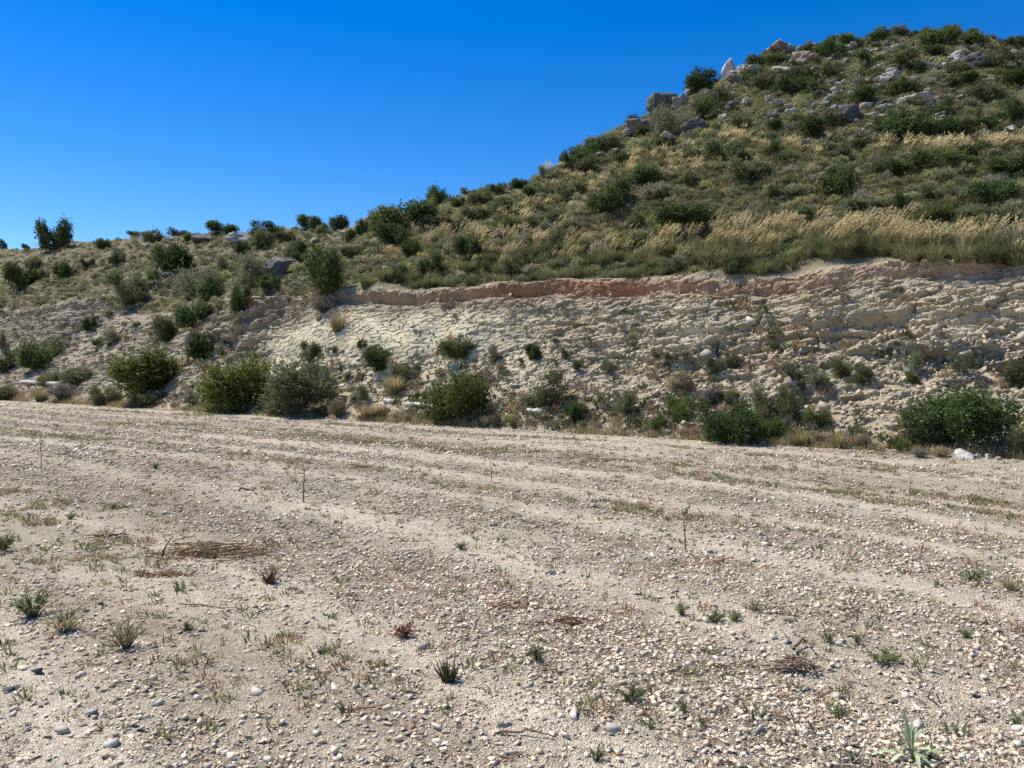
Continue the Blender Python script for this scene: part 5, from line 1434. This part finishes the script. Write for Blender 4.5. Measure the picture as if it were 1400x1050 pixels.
stick([(1002, 768), (960, 775), (930, 776)], .006, 'thin reddish twig under the slender green stalk', (.24, .11, .07), seed=12, twigs=3)
def heap(cx, cy, wpx, n, col, label, name, seed, h=.05, ln=.18):
    g = np.random.default_rng(seed); P0 = field_put(cx, cy); wm = wpx * P0.y / F_PX
    S = Soup()
    for i in range(n):
        x = g.normal() * wm * .26; y = g.normal() * wm * .09; a = g.normal() * .5; L = ln * g.uniform(.4, 1)
        p = np.array([x, y, abs(g.normal()) * h * 1.3 * math.exp(-(x / (wm * .3)) ** 2)]); d = np.array([math.cos(a), math.sin(a), g.normal() * .15]) * L / 2
        r = g.uniform(.002, .006)
        v, f = tube([p - d, p + g.normal(size=3) * .008, p + d], [r, r, r * .5], 4); S.add(v, f, np.array(col) * g.uniform(.5, 1.7))
    o = link(name, S.mesh(name, M_WOOD)); o.location = P0; tag(o, label, 'litter')
heap(300, 754, 190, 120, (.18, .105, .06), 'long heap of reddish brown branch litter in the left mid field', 'branch_litter', 900, .05, .3)
heap(255, 753, 70, 60, (.28, .20, .10), 'straw coloured end of the branch litter beside the leaning stick', 'branch_litter', 905, .07, .2)
heap(1085, 915, 80, 75, (.20, .145, .10), 'heap of brown twigs in the right foreground', 'twig_heap', 901, .04, .14)
heap(690, 826, 70, 40, (.22, .12, .06), 'rusty twig litter around the bare brown stalk', 'twig_litter', 902, .02, .12)
heap(775, 848, 70, 40, (.17, .085, .05), 'dark reddish twig litter right of the bare brown stalk', 'twig_litter', 903, .02, .12)
heap(230, 783, 60, 50, (.26, .15, .08), 'orange brown litter below the long branch litter', 'twig_litter', 904, .02, .14)

# ------------------------------------------------------------------ broad leaved plant at the bottom right
def lance_leaf(L, W, ang, elev, arch, base, cup=.25, seg=9):
    V = []; F = []
    ca, sa = math.cos(ang), math.sin(ang)
    for i in range(seg + 1):
        t = i / seg
        el = elev - arch * t
        # integrate along the arch
        if i == 0: p = np.array([0.0, 0.0])
        else: p = p + np.array([math.cos(el), math.sin(el)]) * L / seg
        ww = W * (math.sin(math.pi * min(1, t * .92 + .06)) ** .8) * .5
        c = np.array([base[0] + ca * p[0], base[1] + sa * p[0], base[2] + p[1]])
        sd_ = np.array([-sa, ca, 0])
        nrm = np.array([-ca * math.sin(el), -sa * math.sin(el), math.cos(el)])
        V += [c - sd_ * ww + nrm * ww * cup * 2, c, c + sd_ * ww + nrm * ww * cup * 2]
    for i in range(seg):
        for q in range(2):
            F.append([i * 3 + q, i * 3 + q + 1, i * 3 + q + 4, i * 3 + q + 3])
    return np.array(V), np.array(F)
root = link('leafy_plant', None); root.location = field_put(1246, 1046); root.empty_display_size = .05
tag(root, 'pale green plant with long narrow leaves at the bottom right corner', 'plant')
g_ = np.random.default_rng(950)
S = Soup()
v, f = tube([[0, 0, -.02], [.004, 0, .03], [0, 0, .07]], [.006, .005, .004], 6); S.add(v, f, np.array([.22, .26, .13]))
link('stem', S.mesh('stem', M_GRASS, True), root)
LV = [(.155, .026, 3.14, .55, .9, 0), (.12, .024, 3.35, .75, 1.5, 0), (.165, .026, -.05, .55, .75, 0), (.12, .026, .25, .35, .4, 0), (.15, .026, 1.7, 1.45, .15, .02), (.10, .024, 2.1, 1.2, .2, .02), (.11, .022, 1.0, 1.1, .2, .02), (.09, .022, .5, .95, .2, .03),
      (.10, .022, -1.4, .6, .7, .01), (.12, .024, -2.1, .7, 1.3, .01), (.11, .022, 2.7, 1.0, .4, .02), (.09, .02, -.6, .9, .9, .02), (.12, .022, .75, .9, -.25, .01), (.08, .02, 1.4, 1.2, .1, .05), (.085, .02, -.2, 1.2, .2, .05), (.08, .02, 3.0, 1.25, .3, .05), (.10, .02, -1.0, .3, .5, .0)]
for L, W, a, e, ar, z in LV:
    v, f = lance_leaf(L * 1.1, W * .72, a + g_.normal() * .15, e, ar * 1.15 + .1, (g_.normal() * .006, g_.normal() * .006, .008 + z))
    col = lerp(np.array([.24, .32, .15]), np.array([.45, .50, .31]), g_.uniform())
    link('leaf', new_mesh('leaf', v, f, np.broadcast_to(col, (len(v), 3)), M_GRASS, True), root)
for q, (dx_, h_) in enumerate([(-.062, .05), (-.045, .07), (-.028, .075), (.05, .07), (.062, .065), (.078, .055)]):
    v, f = lance_leaf(h_, .009, random.uniform(0, 6), 1.45, .1, (dx_, random.uniform(-.02, .03), .02))
    link('leaf', new_mesh('leaf', v, f, np.broadcast_to(np.array([.20, .24, .13]), (len(v), 3)), M_GRASS, True), root)
root2 = link('leafy_plant', None); root2.location = field_put(1165, 1052); root2.empty_display_size = .05
tag(root2, 'single small grey green leafy shoot cut by the bottom edge, left of the pale plant', 'plant')
for a in (.3, 1.6, 2.9, 4.4):
    v, f = lance_leaf(.05, .014, a, 1.35, .15, (0, 0, 0)); link('leaf', new_mesh('leaf', v, f, np.broadcast_to(np.array([.16, .20, .13]), (len(v), 3)), M_GRASS, True), root2)
